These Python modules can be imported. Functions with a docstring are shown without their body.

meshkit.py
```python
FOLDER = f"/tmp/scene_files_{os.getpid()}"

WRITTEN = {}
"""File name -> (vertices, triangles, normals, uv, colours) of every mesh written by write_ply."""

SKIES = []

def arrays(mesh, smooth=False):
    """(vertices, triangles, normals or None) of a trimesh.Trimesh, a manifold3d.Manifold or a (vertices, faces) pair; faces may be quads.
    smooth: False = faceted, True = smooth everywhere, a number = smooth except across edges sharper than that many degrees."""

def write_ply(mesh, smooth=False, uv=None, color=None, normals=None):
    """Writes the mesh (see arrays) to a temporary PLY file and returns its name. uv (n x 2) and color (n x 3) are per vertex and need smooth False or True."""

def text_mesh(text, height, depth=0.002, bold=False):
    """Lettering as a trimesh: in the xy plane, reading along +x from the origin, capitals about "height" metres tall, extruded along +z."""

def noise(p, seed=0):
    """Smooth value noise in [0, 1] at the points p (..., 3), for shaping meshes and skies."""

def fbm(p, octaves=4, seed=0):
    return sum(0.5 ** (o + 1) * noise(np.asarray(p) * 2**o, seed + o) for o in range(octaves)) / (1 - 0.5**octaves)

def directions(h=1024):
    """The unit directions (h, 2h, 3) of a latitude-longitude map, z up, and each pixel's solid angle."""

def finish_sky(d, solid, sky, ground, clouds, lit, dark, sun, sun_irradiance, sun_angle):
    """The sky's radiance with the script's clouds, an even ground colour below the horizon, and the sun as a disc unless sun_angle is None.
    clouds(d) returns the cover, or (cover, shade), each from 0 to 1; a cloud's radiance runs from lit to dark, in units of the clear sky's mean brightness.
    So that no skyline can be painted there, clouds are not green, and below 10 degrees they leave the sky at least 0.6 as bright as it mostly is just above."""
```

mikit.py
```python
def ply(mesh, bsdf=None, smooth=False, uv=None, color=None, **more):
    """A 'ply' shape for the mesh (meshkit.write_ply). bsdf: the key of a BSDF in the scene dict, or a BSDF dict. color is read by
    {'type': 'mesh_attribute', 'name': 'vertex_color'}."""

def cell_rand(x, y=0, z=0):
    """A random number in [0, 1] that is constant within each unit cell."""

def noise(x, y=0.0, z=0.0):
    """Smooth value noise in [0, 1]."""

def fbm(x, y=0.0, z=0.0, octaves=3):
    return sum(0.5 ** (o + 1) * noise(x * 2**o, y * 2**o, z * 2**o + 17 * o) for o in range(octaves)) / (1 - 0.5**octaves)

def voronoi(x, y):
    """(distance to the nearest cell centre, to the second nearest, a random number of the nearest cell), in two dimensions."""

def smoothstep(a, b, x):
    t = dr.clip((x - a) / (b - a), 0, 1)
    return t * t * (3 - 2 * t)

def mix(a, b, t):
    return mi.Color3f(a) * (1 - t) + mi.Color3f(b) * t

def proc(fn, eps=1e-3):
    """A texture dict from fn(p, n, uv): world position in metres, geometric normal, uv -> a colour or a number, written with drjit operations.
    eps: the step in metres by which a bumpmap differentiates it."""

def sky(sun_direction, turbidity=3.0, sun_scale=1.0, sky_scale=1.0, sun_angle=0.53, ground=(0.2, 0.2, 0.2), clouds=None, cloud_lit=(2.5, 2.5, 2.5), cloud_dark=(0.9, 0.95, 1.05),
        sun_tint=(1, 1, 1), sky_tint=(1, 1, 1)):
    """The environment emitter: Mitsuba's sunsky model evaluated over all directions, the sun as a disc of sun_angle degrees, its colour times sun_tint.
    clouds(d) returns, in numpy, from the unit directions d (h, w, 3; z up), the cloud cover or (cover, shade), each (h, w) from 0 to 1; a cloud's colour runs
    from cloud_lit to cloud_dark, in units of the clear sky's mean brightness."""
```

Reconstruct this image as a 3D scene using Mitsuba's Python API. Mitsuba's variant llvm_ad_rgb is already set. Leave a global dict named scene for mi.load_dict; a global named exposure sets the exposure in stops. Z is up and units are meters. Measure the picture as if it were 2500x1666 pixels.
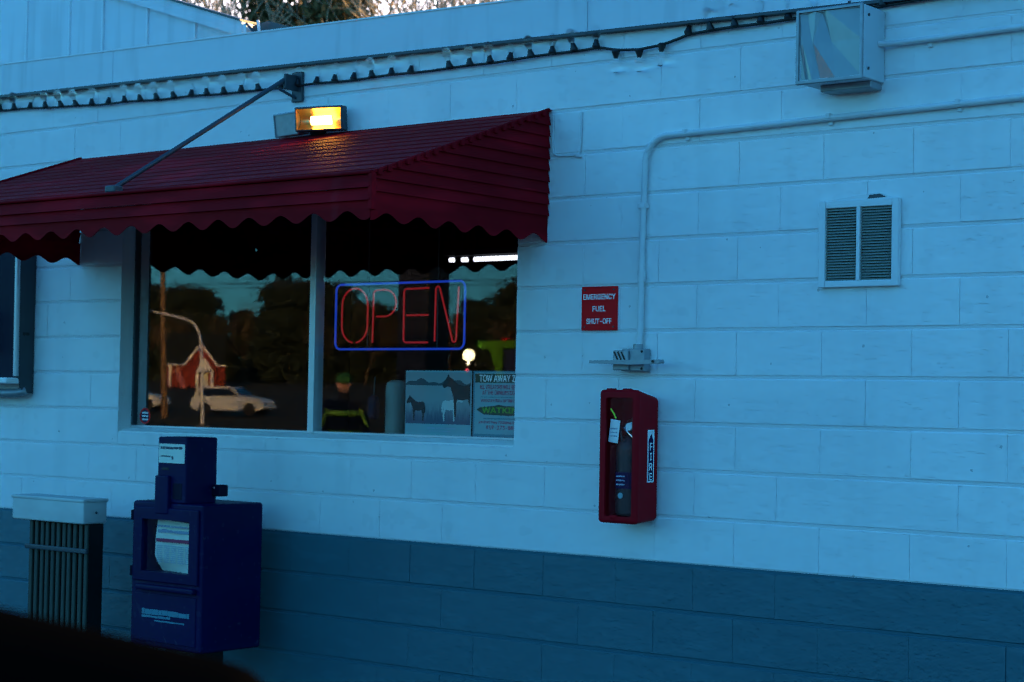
import math, random
import numpy as np, trimesh, mitsuba as mi, mikit, meshkit, drjit as dr
import manifold3d as m3
from shapely.geometry import Polygon, box as sbox, MultiPolygon
from mikit import noise, fbm, smoothstep, mix, cell_rand

T = mi.ScalarTransform4f
rng = np.random.default_rng(7)
scene, labels = {}, {}

# ------------------------------------------------------------------ camera, sky, exposure
CAM = np.array([0.0, -6.778, 1.510])
FWD = np.array([-0.62004, 0.78391, 0.03209])
UP = np.array([0.00571, -0.0364, 0.99932])
scene['camera'] = {'type': 'thinlens', 'fov': 30.92, 'fov_axis': 'x', 'aperture_radius': 0.0055, 'focus_distance': 6.7,
                   'near_clip': 0.1, 'far_clip': 3000.0,
                   'to_world': T().look_at(origin=CAM.tolist(), target=(CAM + FWD).tolist(), up=UP.tolist())}
SUN = np.array([0.55, 0.75, 0.145])


def cloud_bank(d):
    """pale sunset haze low over the horizon behind the store, on the sunward side"""
    alt = np.degrees(np.arcsin(np.clip(d[..., 2], -1, 1)))
    h = np.maximum(np.hypot(d[..., 0], d[..., 1]), 1e-6)
    side = d[..., 1] / h
    n = meshkit.fbm(d * np.array([3.0, 3.0, 9.0]), 4, 5)
    low = np.clip((26 + 14 * (n - 0.5) - alt) / 12, 0, 1)
    s = np.clip((side - 0.05) / 0.45, 0, 1)
    return 0.95 * low * s * s * (3 - 2 * s), 0.5 * n


scene['sky'] = mikit.sky(SUN, turbidity=2, sky_scale=1.0, sun_scale=0.70, sun_tint=(0.86, 0.84, 0.55),
                         sky_tint=(0.175, 0.79, 1.40), clouds=cloud_bank, cloud_lit=(10.5, 9.4, 10.2), cloud_dark=(7.0, 6.8, 7.8))
exposure = 4.0

# ------------------------------------------------------------------ materials


def col(c):
    return {'type': 'rgb', 'value': list(map(float, c))}


def mat(key, base, rough=0.5, metal=0.0, bump=None, bscale=0.001, spec=0.5, eps=1e-3, **more):
    b = {'type': 'principled', 'base_color': base if isinstance(base, dict) else col(base), 'roughness': rough if isinstance(rough, dict) else float(rough), 'metallic': float(metal), 'specular': float(spec), **more}
    if bump is not None:
        b = {'type': 'bumpmap', 'arbitrary': mikit.proc(bump, eps), 'scale': float(bscale), 'bsdf': b}
    scene[key] = {'type': 'twosided', 'bsdf': b}


def wall_bump(p, n, uv):
    pits = smoothstep(0.66, 0.80, fbm(p.x * 60, p.y * 60, p.z * 60, 2))
    return fbm(p.x * 26, p.y * 26, p.z * 26, 3) * 0.9 + 0.5 * fbm(p.x * 120, p.y * 120, p.z * 120, 2) - 0.9 * pits


def white_paint(p, n, uv):
    a = fbm(p.x * 1.3, p.y, p.z * 1.9, 3)
    drip = smoothstep(0.52, 0.85, fbm(p.x * 9.0, 0.0, p.z * 0.7, 3)) * 0.5
    spot = smoothstep(0.70, 0.78, fbm(p.x * 11, p.y * 3, p.z * 11, 3))
    d1, d2, w = mikit.voronoi(p.x * 4.3, p.z * 4.3)
    speck = dr.select((w > 0.72) & (d1 < 0.012 + 0.060 * (w - 0.72)), 1.0, 0.0)
    patch = smoothstep(0.50, 0.56, fbm(p.x * 0.8 + 3, 0.0, p.z * 1.1, 2))
    return mix((0.80, 0.79, 0.77), (0.68, 0.70, 0.71), a) * (1 - 0.12 * drip) * (1 - 0.05 * spot) * (1 - 0.35 * speck) * (1 - 0.05 * patch)


def grey_paint(p, n, uv):
    a = fbm(p.x * 2.1, p.y, p.z * 2.6, 3)
    scuff = smoothstep(0.60, 0.72, fbm(p.x * 6, p.y, p.z * 17, 3))
    return mix((0.025, 0.120, 0.150), (0.018, 0.098, 0.125), a) * (1 + 0.07 * scuff)


mat('m_white_block', mikit.proc(white_paint), 0.55, bump=wall_bump, bscale=0.0026)
mat('m_grey_block', mikit.proc(grey_paint), 0.5, bump=wall_bump, bscale=0.0026)
mat('m_mortar', (0.62, 0.62, 0.61), 0.8)
mat('m_grey_mortar', (0.02, 0.10, 0.13), 0.8)


def metal_panel(p, n, uv):
    a = fbm(p.x * 0.9, p.y, p.z * 3.0, 3)
    run = smoothstep(0.5, 0.8, fbm(p.x * 14, 0.0, p.z * 1.1, 3))
    return mix((0.66, 0.67, 0.70), (0.56, 0.58, 0.62), a) * (1 - 0.14 * run)


mat('m_fascia', mikit.proc(metal_panel), 0.4)
mat('m_trim', (0.70, 0.71, 0.72), 0.45)
mat('m_pipe', mikit.proc(lambda p, n, uv: mix((0.70, 0.70, 0.69), (0.52, 0.53, 0.54), fbm(p.x * 9, p.y * 9, p.z * 9, 3))), 0.45)


def awning_paint(p, n, uv):
    a = fbm(p.x * 1.6, p.y * 5, p.z * 5, 3)
    dust = smoothstep(0.45, 0.75, fbm(p.x * 3.1, p.y * 2, p.z * 9, 3))
    return mix((0.27, 0.003, 0.008), (0.19, 0.002, 0.006), a) * (1 + 0.60 * dust) + mi.Color3f(0.006, 0.006, 0.007) * smoothstep(0.55, 0.8, fbm(p.x * 11, p.y * 2, p.z * 2, 3))


mat('m_awning', mikit.proc(awning_paint), 0.6, spec=0.04)
mat('m_dark_metal', (0.03, 0.04, 0.05), 0.45)
mat('m_black', (0.006, 0.006, 0.007), 0.5)
mat('m_black_plastic', (0.0015, 0.0015, 0.0015), 0.9, spec=0.0)
mat('m_interior', (0.018, 0.020, 0.022), 0.9, spec=0.1)
mat('m_interior_floor', (0.03, 0.03, 0.03), 0.7)
mat('m_alu', (0.55, 0.57, 0.58), 0.35, 0.4)
mat('m_galv', mikit.proc(lambda p, n, uv: mix((0.34, 0.36, 0.38), (0.24, 0.26, 0.28), fbm(p.x * 40, p.y * 40, p.z * 40, 3))), 0.45, 0.5)
mat('m_red_sign', (0.95, 0.008, 0.012), 0.5, spec=0.1)
mat('m_red_plastic', mikit.proc(lambda p, n, uv: mix((0.42, 0.003, 0.010), (0.30, 0.003, 0.008), fbm(p.x * 20, p.y * 20, p.z * 8, 3))), 0.5, spec=0.08)
mat('m_white', (0.80, 0.79, 0.76), 0.5)
mat('m_letter', (0.82, 0.82, 0.80), 0.5)
def worn_navy(p, n, uv):
    a = fbm(p.x * 5, p.y * 5, p.z * 3, 3)
    scratch = smoothstep(0.70, 0.76, fbm(p.x * 46 + p.z * 30, p.y * 46, p.z * 7, 3)) * smoothstep(0.45, 0.65, fbm(p.x * 4, p.y * 4, p.z * 4, 2))
    chip = smoothstep(0.74, 0.77, fbm(p.x * 30, p.y * 30, p.z * 30, 2))
    dust = smoothstep(0.40, 0.75, fbm(p.x * 2.5, p.y * 2.5, p.z * 5, 3))
    return mix(mix((0.005, 0.003, 0.050), (0.004, 0.002, 0.034), a), (0.05, 0.06, 0.085), 0.45 * scratch + 0.15 * chip + 0.05 * dust)


mat('m_navy', mikit.proc(worn_navy), 0.45, spec=0.12)
mat('m_navy_dark', (0.003, 0.004, 0.02), 0.5, spec=0.1)
mat('m_paper', mikit.proc(lambda p, n, uv: mix((0.78, 0.76, 0.62), (0.66, 0.66, 0.55), fbm(p.x * 12, p.y * 12, p.z * 12, 2))), 0.85)
mat('m_ink', (0.06, 0.06, 0.08), 0.8)
mat('m_faded_print', (0.30, 0.36, 0.45), 0.8)
mat('m_red_ink', (0.36, 0.03, 0.08), 0.7)
mat('m_green_ink', (0.10, 0.36, 0.03), 0.7)
mat('m_dark_green_ink', (0.010, 0.05, 0.03), 0.7)
mat('m_teal_ink', (0.06, 0.20, 0.24), 0.7)
mat('m_poster_white', (0.20, 0.36, 0.37), 0.6)
mat('m_horse', (0.012, 0.020, 0.022), 0.7)
mat('m_horse_pale', (0.50, 0.55, 0.52), 0.7)


def meadow(p, n, uv):
    t = (p.z - 1.392) / (1.572 - 1.392)
    g = fbm(p.x * 160, 0.0, p.z * 26, 3)
    c = mix((0.07, 0.10, 0.16), (0.30, 0.38, 0.38), smoothstep(0.02, 0.62, t + 0.25 * (g - 0.5))) * 0.75
    return c


mat('m_meadow', mikit.proc(meadow), 0.6)
mat('m_hills', (0.035, 0.07, 0.08), 0.7)
mat('m_slat', mikit.proc(lambda p, n, uv: mix((0.042, 0.048, 0.034), (0.020, 0.026, 0.020), fbm(p.x * 15, p.y * 15, p.z * 3, 3))), 0.6)
mat('m_chrome', (0.75, 0.75, 0.75), 0.15, 1.0)
mat('m_asphalt', mikit.proc(lambda p, n, uv: mix((0.028, 0.028, 0.028), (0.05, 0.049, 0.047), fbm(p.x * 1.7, p.y * 1.7, 0.0, 4))), 0.85)
mat('m_concrete', mikit.proc(lambda p, n, uv: mix((0.09, 0.09, 0.085), (0.14, 0.14, 0.13), fbm(p.x * 3, p.y * 3, p.z * 3, 4))), 0.85)
mat('m_grass', mikit.proc(lambda p, n, uv: mix((0.022, 0.021, 0.010), (0.014, 0.017, 0.008), fbm(p.x * 0.7, p.y * 0.7, 0.0, 4))), 0.95)
mat('m_brick', mikit.proc(lambda p, n, uv: mix((0.30, 0.034, 0.020), (0.21, 0.026, 0.018), fbm(p.x * 3, p.y * 3, p.z * 9, 3))), 0.9)
mat('m_shingle', (0.022, 0.028, 0.024), 0.9, spec=0.1)
mat('m_bark', mikit.proc(lambda p, n, uv: mix((0.30, 0.22, 0.14), (0.17, 0.13, 0.09), fbm(p.x * 6, p.y * 6, p.z * 1.5, 3))), 0.95)
mat('m_bark_pale', (0.42, 0.33, 0.22), 0.9)
mat('m_pole_wood', (0.22, 0.13, 0.06), 0.9)
mat('m_car_white', (0.55, 0.55, 0.50), 0.25, clearcoat=1.0)
mat('m_car_glass', (0.01, 0.012, 0.015), 0.08)
mat('m_tyre', (0.012, 0.012, 0.012), 0.8)
mat('m_hiviz', (0.55, 0.80, 0.04), 0.6)
mat('m_band_green', (0.09, 0.28, 0.012), 0.6, spec=0.1)
mat('m_cloth_dark', (0.010, 0.014, 0.024), 0.9)
mat('m_cap_green', (0.02, 0.12, 0.03), 0.9)
mat('m_skin', (0.50, 0.28, 0.22), 0.6)
mat('m_kiosk_blue', (0.012, 0.014, 0.06), 0.5)
mat('m_flag_red', (0.45, 0.12, 0.12), 0.8)
mat('m_reflector', (0.95, 0.60, 0.22), 0.36, 1.0)
mat('m_lid', mikit.proc(lambda p, n, uv: mix((0.58, 0.57, 0.53), (0.42, 0.42, 0.40), fbm(p.x * 7, p.y * 7, p.z * 12, 3))), 0.5)
mat('m_vent', (0.66, 0.67, 0.67), 0.5)
mat('m_housing', (0.46, 0.52, 0.54), 0.5)
mat('m_lens', mikit.proc(lambda p, n, uv: mix((0.26, 0.30, 0.31), (0.17, 0.20, 0.21), fbm(p.x * 18, p.y * 18, p.z * 9, 3))), 0.16, spec=0.9)
mat('m_cyl', (0.17, 0.23, 0.20), 0.5)
mat('m_leaf', mikit.proc(lambda p, n, uv: mix((0.19, 0.125, 0.035), (0.055, 0.060, 0.022), fbm(p.x * 0.9, p.y * 0.9, p.z * 0.9, 3))), 0.8)
mat('m_leaf_dark', (0.020, 0.034, 0.020), 0.9)
scene['m_pane'] = {'type': 'thindielectric', 'int_ior': 1.36}
scene['m_bulb_glass'] = {'type': 'dielectric', 'int_ior': 1.35}


def emit(rgb):
    return {'emitter': {'type': 'area', 'radiance': col(rgb)}}


# ------------------------------------------------------------------ mesh helpers
def cat(ms):
    ms = list(ms)
    return ms[0] if len(ms) == 1 else trimesh.util.concatenate(ms)


def bx(x0, x1, y0, y1, z0, z1):
    m = trimesh.creation.box((abs(x1 - x0), abs(y1 - y0), abs(z1 - z0)))
    m.apply_translation(((x0 + x1) / 2, (y0 + y1) / 2, (z0 + z1) / 2))
    return m


def rbx(x0, x1, y0, y1, z0, z1, r=0.006, seg=8):
    """box with rounded edges"""
    x0, x1 = sorted((x0, x1)); y0, y1 = sorted((y0, y1)); z0, z1 = sorted((z0, z1))
    r = min(r, (x1 - x0) * 0.49, (y1 - y0) * 0.49, (z1 - z0) * 0.49)
    ss = [m3.Manifold.sphere(r, seg).translate((a, b, c)) for a in (x0 + r, x1 - r) for b in (y0 + r, y1 - r) for c in (z0 + r, z1 - r)]
    h = m3.Manifold.batch_hull(ss).to_mesh()
    return trimesh.Trimesh(h.vert_properties[:, :3], h.tri_verts, process=False)


def tri(man):
    h = man.to_mesh()
    return trimesh.Trimesh(h.vert_properties[:, :3], h.tri_verts, process=False)


def man(mesh):
    mesh = mesh.copy(); mesh.merge_vertices()
    return m3.Manifold(m3.Mesh(np.asarray(mesh.vertices, np.float32), np.asarray(mesh.faces, np.uint32)))


def cut(a, *bs):
    r = man(a)
    for b in bs:
        r = r - man(b)
    return tri(r)


def tube(pts, r, sides=8, cap=True):
    p = np.asarray(pts, float)
    n = len(p)
    t = np.gradient(p, axis=0); t /= np.linalg.norm(t, axis=1, keepdims=True) + 1e-12
    ref = np.array([0, 0, 1.0]) if abs(t[:, 2]).max() < 0.9 else (np.array([0, 1.0, 0]) if abs(t[:, 1]).max() < 0.9 else np.array([0.577, 0.577, 0.577]))
    a = np.cross(t, ref); a /= np.linalg.norm(a, axis=1, keepdims=True) + 1e-12
    b = np.cross(t, a)
    ang = np.arange(sides) * 2 * np.pi / sides
    rr = np.broadcast_to(r, (n,))[:, None, None]
    v = (p[:, None] + rr * (np.cos(ang)[None, :, None] * a[:, None] + np.sin(ang)[None, :, None] * b[:, None])).reshape(-1, 3)
    f = []
    for i in range(n - 1):
        for j in range(sides):
            q = [i * sides + j, i * sides + (j + 1) % sides, (i + 1) * sides + (j + 1) % sides, (i + 1) * sides + j]
            f += [[q[0], q[2], q[1]], [q[0], q[3], q[2]]]
    if cap:
        v = np.vstack([v, p[0], p[-1]])
        k = len(v) - 2
        for j in range(sides):
            f.append([k, j, (j + 1) % sides]); f.append([k + 1, (n - 1) * sides + (j + 1) % sides, (n - 1) * sides + j])
    return trimesh.Trimesh(v, np.array(f)[:, ::-1], process=False)


def lathe(profile, centre=(0, 0, 0), sides=20):
    m = trimesh.creation.revolve(np.asarray(profile, float), sections=sides)
    m.apply_translation(centre)
    return m


def extr_xz(poly, y0, y1):
    """shapely polygon in (x,z), extruded along y"""
    ms = []
    for g in getattr(poly, 'geoms', [poly]):
        if g.is_empty or g.area < 1e-8:
            continue
        m = trimesh.creation.extrude_polygon(g, abs(y1 - y0), engine='earcut')
        v = m.vertices.copy()
        m.vertices = np.c_[v[:, 0], max(y0, y1) - v[:, 2], v[:, 1]]
        ms.append(m)
    return cat(ms)


def extr_yz(poly, x0, x1):
    """shapely polygon in (y,z), extruded along x"""
    ms = []
    for g in getattr(poly, 'geoms', [poly]):
        if g.is_empty or g.area < 1e-8:
            continue
        m = trimesh.creation.extrude_polygon(g, abs(x1 - x0), engine='earcut')
        v = m.vertices.copy()
        m.vertices = np.c_[min(x0, x1) + v[:, 2], v[:, 0], v[:, 1]]
        ms.append(m)
    return cat(ms)


def text_front(s, h, xc, y, zbase, width=None, bold=False, depth=0.0015):
    """lettering on a face that looks towards -y, centred on xc"""
    m = meshkit.text_mesh(s, h, depth, bold)
    v = m.vertices.copy()
    w = v[:, 0].max() - v[:, 0].min()
    k = 1.0 if width is None else width / w
    m.vertices = np.c_[xc + k * (v[:, 0] - v[:, 0].min() - w / 2), y - v[:, 2], zbase + v[:, 1]]
    return m


def marks(x0, x1, y, z, h, seed, gap=0.25, depth=0.001):
    """illegible print: a row of word-sized strokes"""
    r = np.random.default_rng(seed)
    x, ms = x0, []
    while x < x1 - h * 0.4:
        w = min(h * r.uniform(0.5, 2.6), x1 - x)
        ms.append(bx(x, x + w, y - depth, y, z + h * r.uniform(0, .2), z + h * r.uniform(0.8, 1)))
        x += w + h * gap
    return cat(ms)


used = {}


def key_for(base):
    if base not in used:
        used[base] = 0
        return base
    used[base] += 1
    return f'{base}_{used[base]:03d}'


def add(base, mesh, bsdf, smooth=False, parent=None, label=None, category=None, group=None, kind=None, **kw):
    k = key_for(base if parent is None else f'{parent}__{base}')
    d = mesh if isinstance(mesh, dict) else mikit.ply(mesh, bsdf, smooth)
    scene[k] = {**d, **kw}
    tag(k, label, category, group, kind)
    return k


def tag(k, label=None, category=None, group=None, kind=None):
    e = {a: b for a, b in (('label', label), ('category', category), ('group', group), ('kind', kind)) if b}
    if e:
        labels.setdefault(k, {}).update(e)


def thing(base, label, category, group=None):
    k = key_for(base)
    tag(k, label, category, group)
    return k


# ------------------------------------------------------------------ ground
def gz(y):
    return np.interp(y, [-600, -330, -167, -90, -72, -61, -40, -20, 0, 60, 400], [14, 9, 2.4, 0.75, 0.25, -0.28, -0.35, -0.2, -0.13, 0.0, 6.0])


ys = np.r_[np.linspace(-900, -170, 12), np.linspace(-165, -66, 20), np.linspace(-64, 2, 24), np.linspace(8, 300, 16), [900]]
xs = np.r_[[-1400, -700], np.linspace(-320, -20, 30), np.linspace(-10, 60, 10), [300, 1400]]
gx, gy = np.meshgrid(xs, ys)
gv = np.c_[gx.ravel(), gy.ravel(), gz(gy).ravel()]
ii = np.arange(len(gv)).reshape(gx.shape)
gf = np.stack([ii[:-1, :-1], ii[:-1, 1:], ii[1:, 1:], ii[1:, :-1]], -1).reshape(-1, 4)
add('ground', (gv, gf), 'm_grass', kind='structure')
# the parking lot and the street as sheets above it


def sheet(name, x0, x1, y0, y1, lift, m, n=14):
    yy = np.unique(np.r_[np.linspace(y0, y1, n), [q for q in ys if y0 < q < y1]])
    v = np.array([[x, y, gz(y) + lift] for y in yy for x in (x0, x1)])
    f = np.array([[2 * i, 2 * i + 1, 2 * i + 3, 2 * i + 2] for i in range(len(yy) - 1)])
    add(name, (v, f), m, kind='structure')


sheet('parking_lot', -60, 30, -40, 0.02, 0.006, 'm_asphalt')
sheet('street', -500, 300, -60, -50, 0.012, 'm_asphalt')
add('sidewalk', rbx(-14, 6, -1.9, 0.03, -0.3, 0.0, 0.02), 'm_concrete', kind='structure')

# ------------------------------------------------------------------ the store
STORE = thing('store_building', 'white painted concrete block store with a grey lower band and a flat metal fascia', 'building')
H, L, ZP = 0.2032, 0.4064, 0.8128
WX0, WX1, WZ0, WZ1 = -8.165, -5.338, 1.294, 2.6416      # window opening
opening = sbox(WX0, WZ0, WX1, WZ1)
VENT = sbox(-3.70, 2.03, -3.415, 2.33)
U0 = -1.7023


def block_mesh(x0, x1, z0, z1, yf, tilt):
    c, cv, d = 0.0058, rng.choice([0.0002, 0.0012, 0.0035], p=[.74, .18, .08] if z0 > 0.8 else [.86, .12, .02]), 0.006
    y2 = 0.06
    rects = [(x0, x1, z0, z1, y2), (x0, x1, z0, z1, yf + d), (x0 + cv, x1 - cv, z0 + c, z1 - c, yf)]
    v = []
    for (a, b, e, g, y) in rects:
        v += [[a, y, e], [b, y, e], [b, y, g], [a, y, g]]
    v = np.array(v)
    v[8:, 1] += tilt * np.array([-1, 1, 1, -1]) * 0.5
    f = []
    for k in (0, 1):
        for j in range(4):
            f.append([4 * k + j, 4 * k + (j + 1) % 4, 4 * k + 4 + (j + 1) % 4, 4 * k + 4 + j])
    f.append([8, 9, 10, 11])
    return trimesh.Trimesh(np.asarray(v), np.vstack([np.array(f)[:, [0, 1, 2]], np.array(f)[:, [0, 2, 3]]]), process=False)


outer = {'m_white_block': [], 'm_grey_block': []}
for c in range(-4, 12):                       # courses, counted from the paint line
    z0, z1 = ZP + c * H, ZP + (c + 1) * H
    z1 = min(z1, 3.30)
    if z1 - z0 < 0.03:
        continue
    m = 'm_white_block' if c >= 0 else 'm_grey_block'
    off = U0 + 0.5 * L * (c % 2)
    k0 = math.floor((-13 - off) / L)
    for k in range(k0, k0 + 34):
        x0, x1 = off + k * L, off + (k + 1) * L
        x0, x1 = max(x0, -13.0), min(x1, 2.0)
        if x1 - x0 < 0.02:
            continue
        gv_ = rng.choice([0.0001, 0.0012, 0.0035], p=[.74, .18, .08] if c >= 0 else [.86, .12, .02])
        pieces = sbox(x0 + gv_ / 2, z0 + 0.0044, x1 - gv_ / 2, z1 - 0.0044).difference(opening)
        yf, tl = rng.uniform(-0.0014, 0.0014), rng.uniform(-0.0022, 0.0022)
        for g in getattr(pieces, 'geoms', [pieces]):
            if g.is_empty or g.area < 3e-4:
                continue
            a, b, e, h = g.bounds
            rects = [g.bounds]
            if abs(g.area - (e - a) * (h - b)) > 1e-6:      # L-shaped beside the window: two rectangles
                rects = []
                if e > WX1 and a < WX1: rects.append((WX1, b, e, h))
                if a < WX0 and e > WX0: rects.append((a, b, WX0, h))
                lo, hi = max(a, WX0), min(e, WX1)
                if b < WZ0: rects.append((lo, b, hi, WZ0))
                if h > WZ1: rects.append((lo, WZ1, hi, h))
            ms = [block_mesh(r[0], r[2], r[1], r[3], yf, tl) for r in rects]
            ctr = (a + e) / 2
            if -9.75 < ctr < -2.45 and z1 > 0.0:
                add('block', cat(ms), m, parent=STORE)
            else:
                outer[m] += ms
for m, ms in outer.items():
    add('outer_blocks', cat(ms), m, parent=STORE, kind='stuff')
# mortar bed behind the blocks, jambs of the opening, the far walls, roof and interior
shell = sbox(-13, 0.0, 2.0, 3.30).difference(opening)
upper = shell.intersection(sbox(-20, ZP + 0.0046, 9, 9)); lower = shell.intersection(sbox(-20, -9, 9, ZP + 0.0046))
add('mortar', extr_xz(upper, 0.0042, 0.105), 'm_mortar', parent=STORE)
add('lower_mortar', extr_xz(lower, 0.0042, 0.105), 'm_grey_mortar', parent=STORE)
add('jamb', bx(WX0 - 0.02, WX0, 0.007, 0.2, WZ0, WZ1), 'm_white_block', parent=STORE)
add('jamb', bx(WX1, WX1 + 0.02, 0.007, 0.2, WZ0, WZ1), 'm_white_block', parent=STORE)
add('lintel', bx(WX0, WX1, 0.007, 0.2, WZ1, WZ1 + 0.03), 'm_dark_metal', parent=STORE)
add('interior_wall', cat([bx(-13, WX0 - 0.021, 0.11, 0.2, 0, 3.2), bx(WX1 + 0.021, 2, 0.11, 0.2, 0, 3.2), bx(WX0 - 0.02, WX1 + 0.02, 0.11, 0.2, 0, WZ0 - 0.005),
                          bx(WX0 - 0.02, WX1 + 0.02, 0.11, 0.2, WZ1 + 0.035, 3.2), bx(-13, 2, 7.0, 7.2, 0, 3.2), bx(-13.2, -13, 0.0, 7.2, 0, 3.2), bx(2, 2.2, 0.0, 7.2, 0, 3.2)]), 'm_interior', parent=STORE)
add('interior_floor', bx(-13, 2, 0.2, 7, -0.1, 0.02), 'm_interior_floor', parent=STORE)
add('roof', bx(-13.2, 2.2, 0.02, 7.2, 3.2, 3.3), 'm_dark_metal', parent=STORE)
# exterior skins of the far walls
add('side_wall', bx(2.2, 2.22, 0, 7.2, 0, 3.24), 'm_white_block', parent=STORE)


# sill and window
sill_prof = Polygon([(-0.006, WZ0 - 0.018), (-0.006, WZ0 + 0.004), (0.085, WZ0 + 0.026), (0.14, WZ0 + 0.026), (0.14, WZ0 - 0.018)])
WIN = f'{STORE}__shop_window'
add('shop_window__sill', extr_yz(Polygon([(0.0072, WZ0), (0.0072, WZ0 + 0.006), (0.085, WZ0 + 0.027), (0.14, WZ0 + 0.027), (0.14, WZ0)]), WX0, WX1), 'm_white', parent=STORE)
GB = WZ0 + 0.027
add('shop_window__bottom_rail', rbx(WX0, WX1, 0.088, 0.13, GB, GB + 0.013, 0.003), 'm_alu', parent=STORE)
add('shop_window__mullion', rbx(-6.764, -6.722, 0.078, 0.15, GB + 0.002, WZ1, 0.004), 'm_alu', parent=STORE)
add('shop_window__top_rail', rbx(WX0, WX1, 0.088, 0.13, WZ1 - 0.03, WZ1 - 0.001, 0.003), 'm_dark_metal', parent=STORE)
add('shop_window__side_rail', rbx(WX0 + 0.001, WX0 + 0.014, 0.092, 0.13, GB + 0.013, WZ1 - 0.03, 0.003), 'm_dark_metal', parent=STORE)


def pane(x0, x1):
    v = np.array([[x0, 0.108, GB + 0.011], [x1, 0.108, GB + 0.011], [x1, 0.108, WZ1 - 0.028], [x0, 0.108, WZ1 - 0.028]])
    return trimesh.Trimesh(v, [[0, 1, 2], [0, 2, 3]], process=False)


add('shop_window__pane', pane(WX0 + 0.012, -6.763), 'm_pane', parent=STORE)
add('shop_window__pane', pane(-6.723, WX1), 'm_pane', parent=STORE)

# fascia: three sheets with a drip edge darkened as the eave shadow; the roof edge falls slightly towards the right


def fz(x):
    return 3.214 + 0.0215 * (-6.27 - x)


FH = 0.186
for a, b in ((-13.1, -8.246), (-8.243, -4.932), (-4.929, 2.1)):
    prof = [Polygon([(a, fz(a)), (b, fz(b)), (b, fz(b) + FH), (a, fz(a) + FH)])]
    face = extr_xz(prof[0], -0.034, 0.03)
    add('fascia_panel', face, 'm_fascia', parent=STORE)
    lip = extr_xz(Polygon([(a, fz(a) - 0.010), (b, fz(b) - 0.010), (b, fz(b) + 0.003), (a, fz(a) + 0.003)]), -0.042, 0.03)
    add('drip_edge_shadow', lip, 'm_dark_metal', parent=STORE)  # dark colour stands in for the shadow line under the fascia
    cap = extr_xz(Polygon([(a, fz(a) + FH), (b, fz(b) + FH), (b, fz(b) + FH + 0.008), (a, fz(a) + FH + 0.008)]), -0.040, 0.20)
    add('roof_coping', cap, 'm_trim', parent=STORE)

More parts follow.
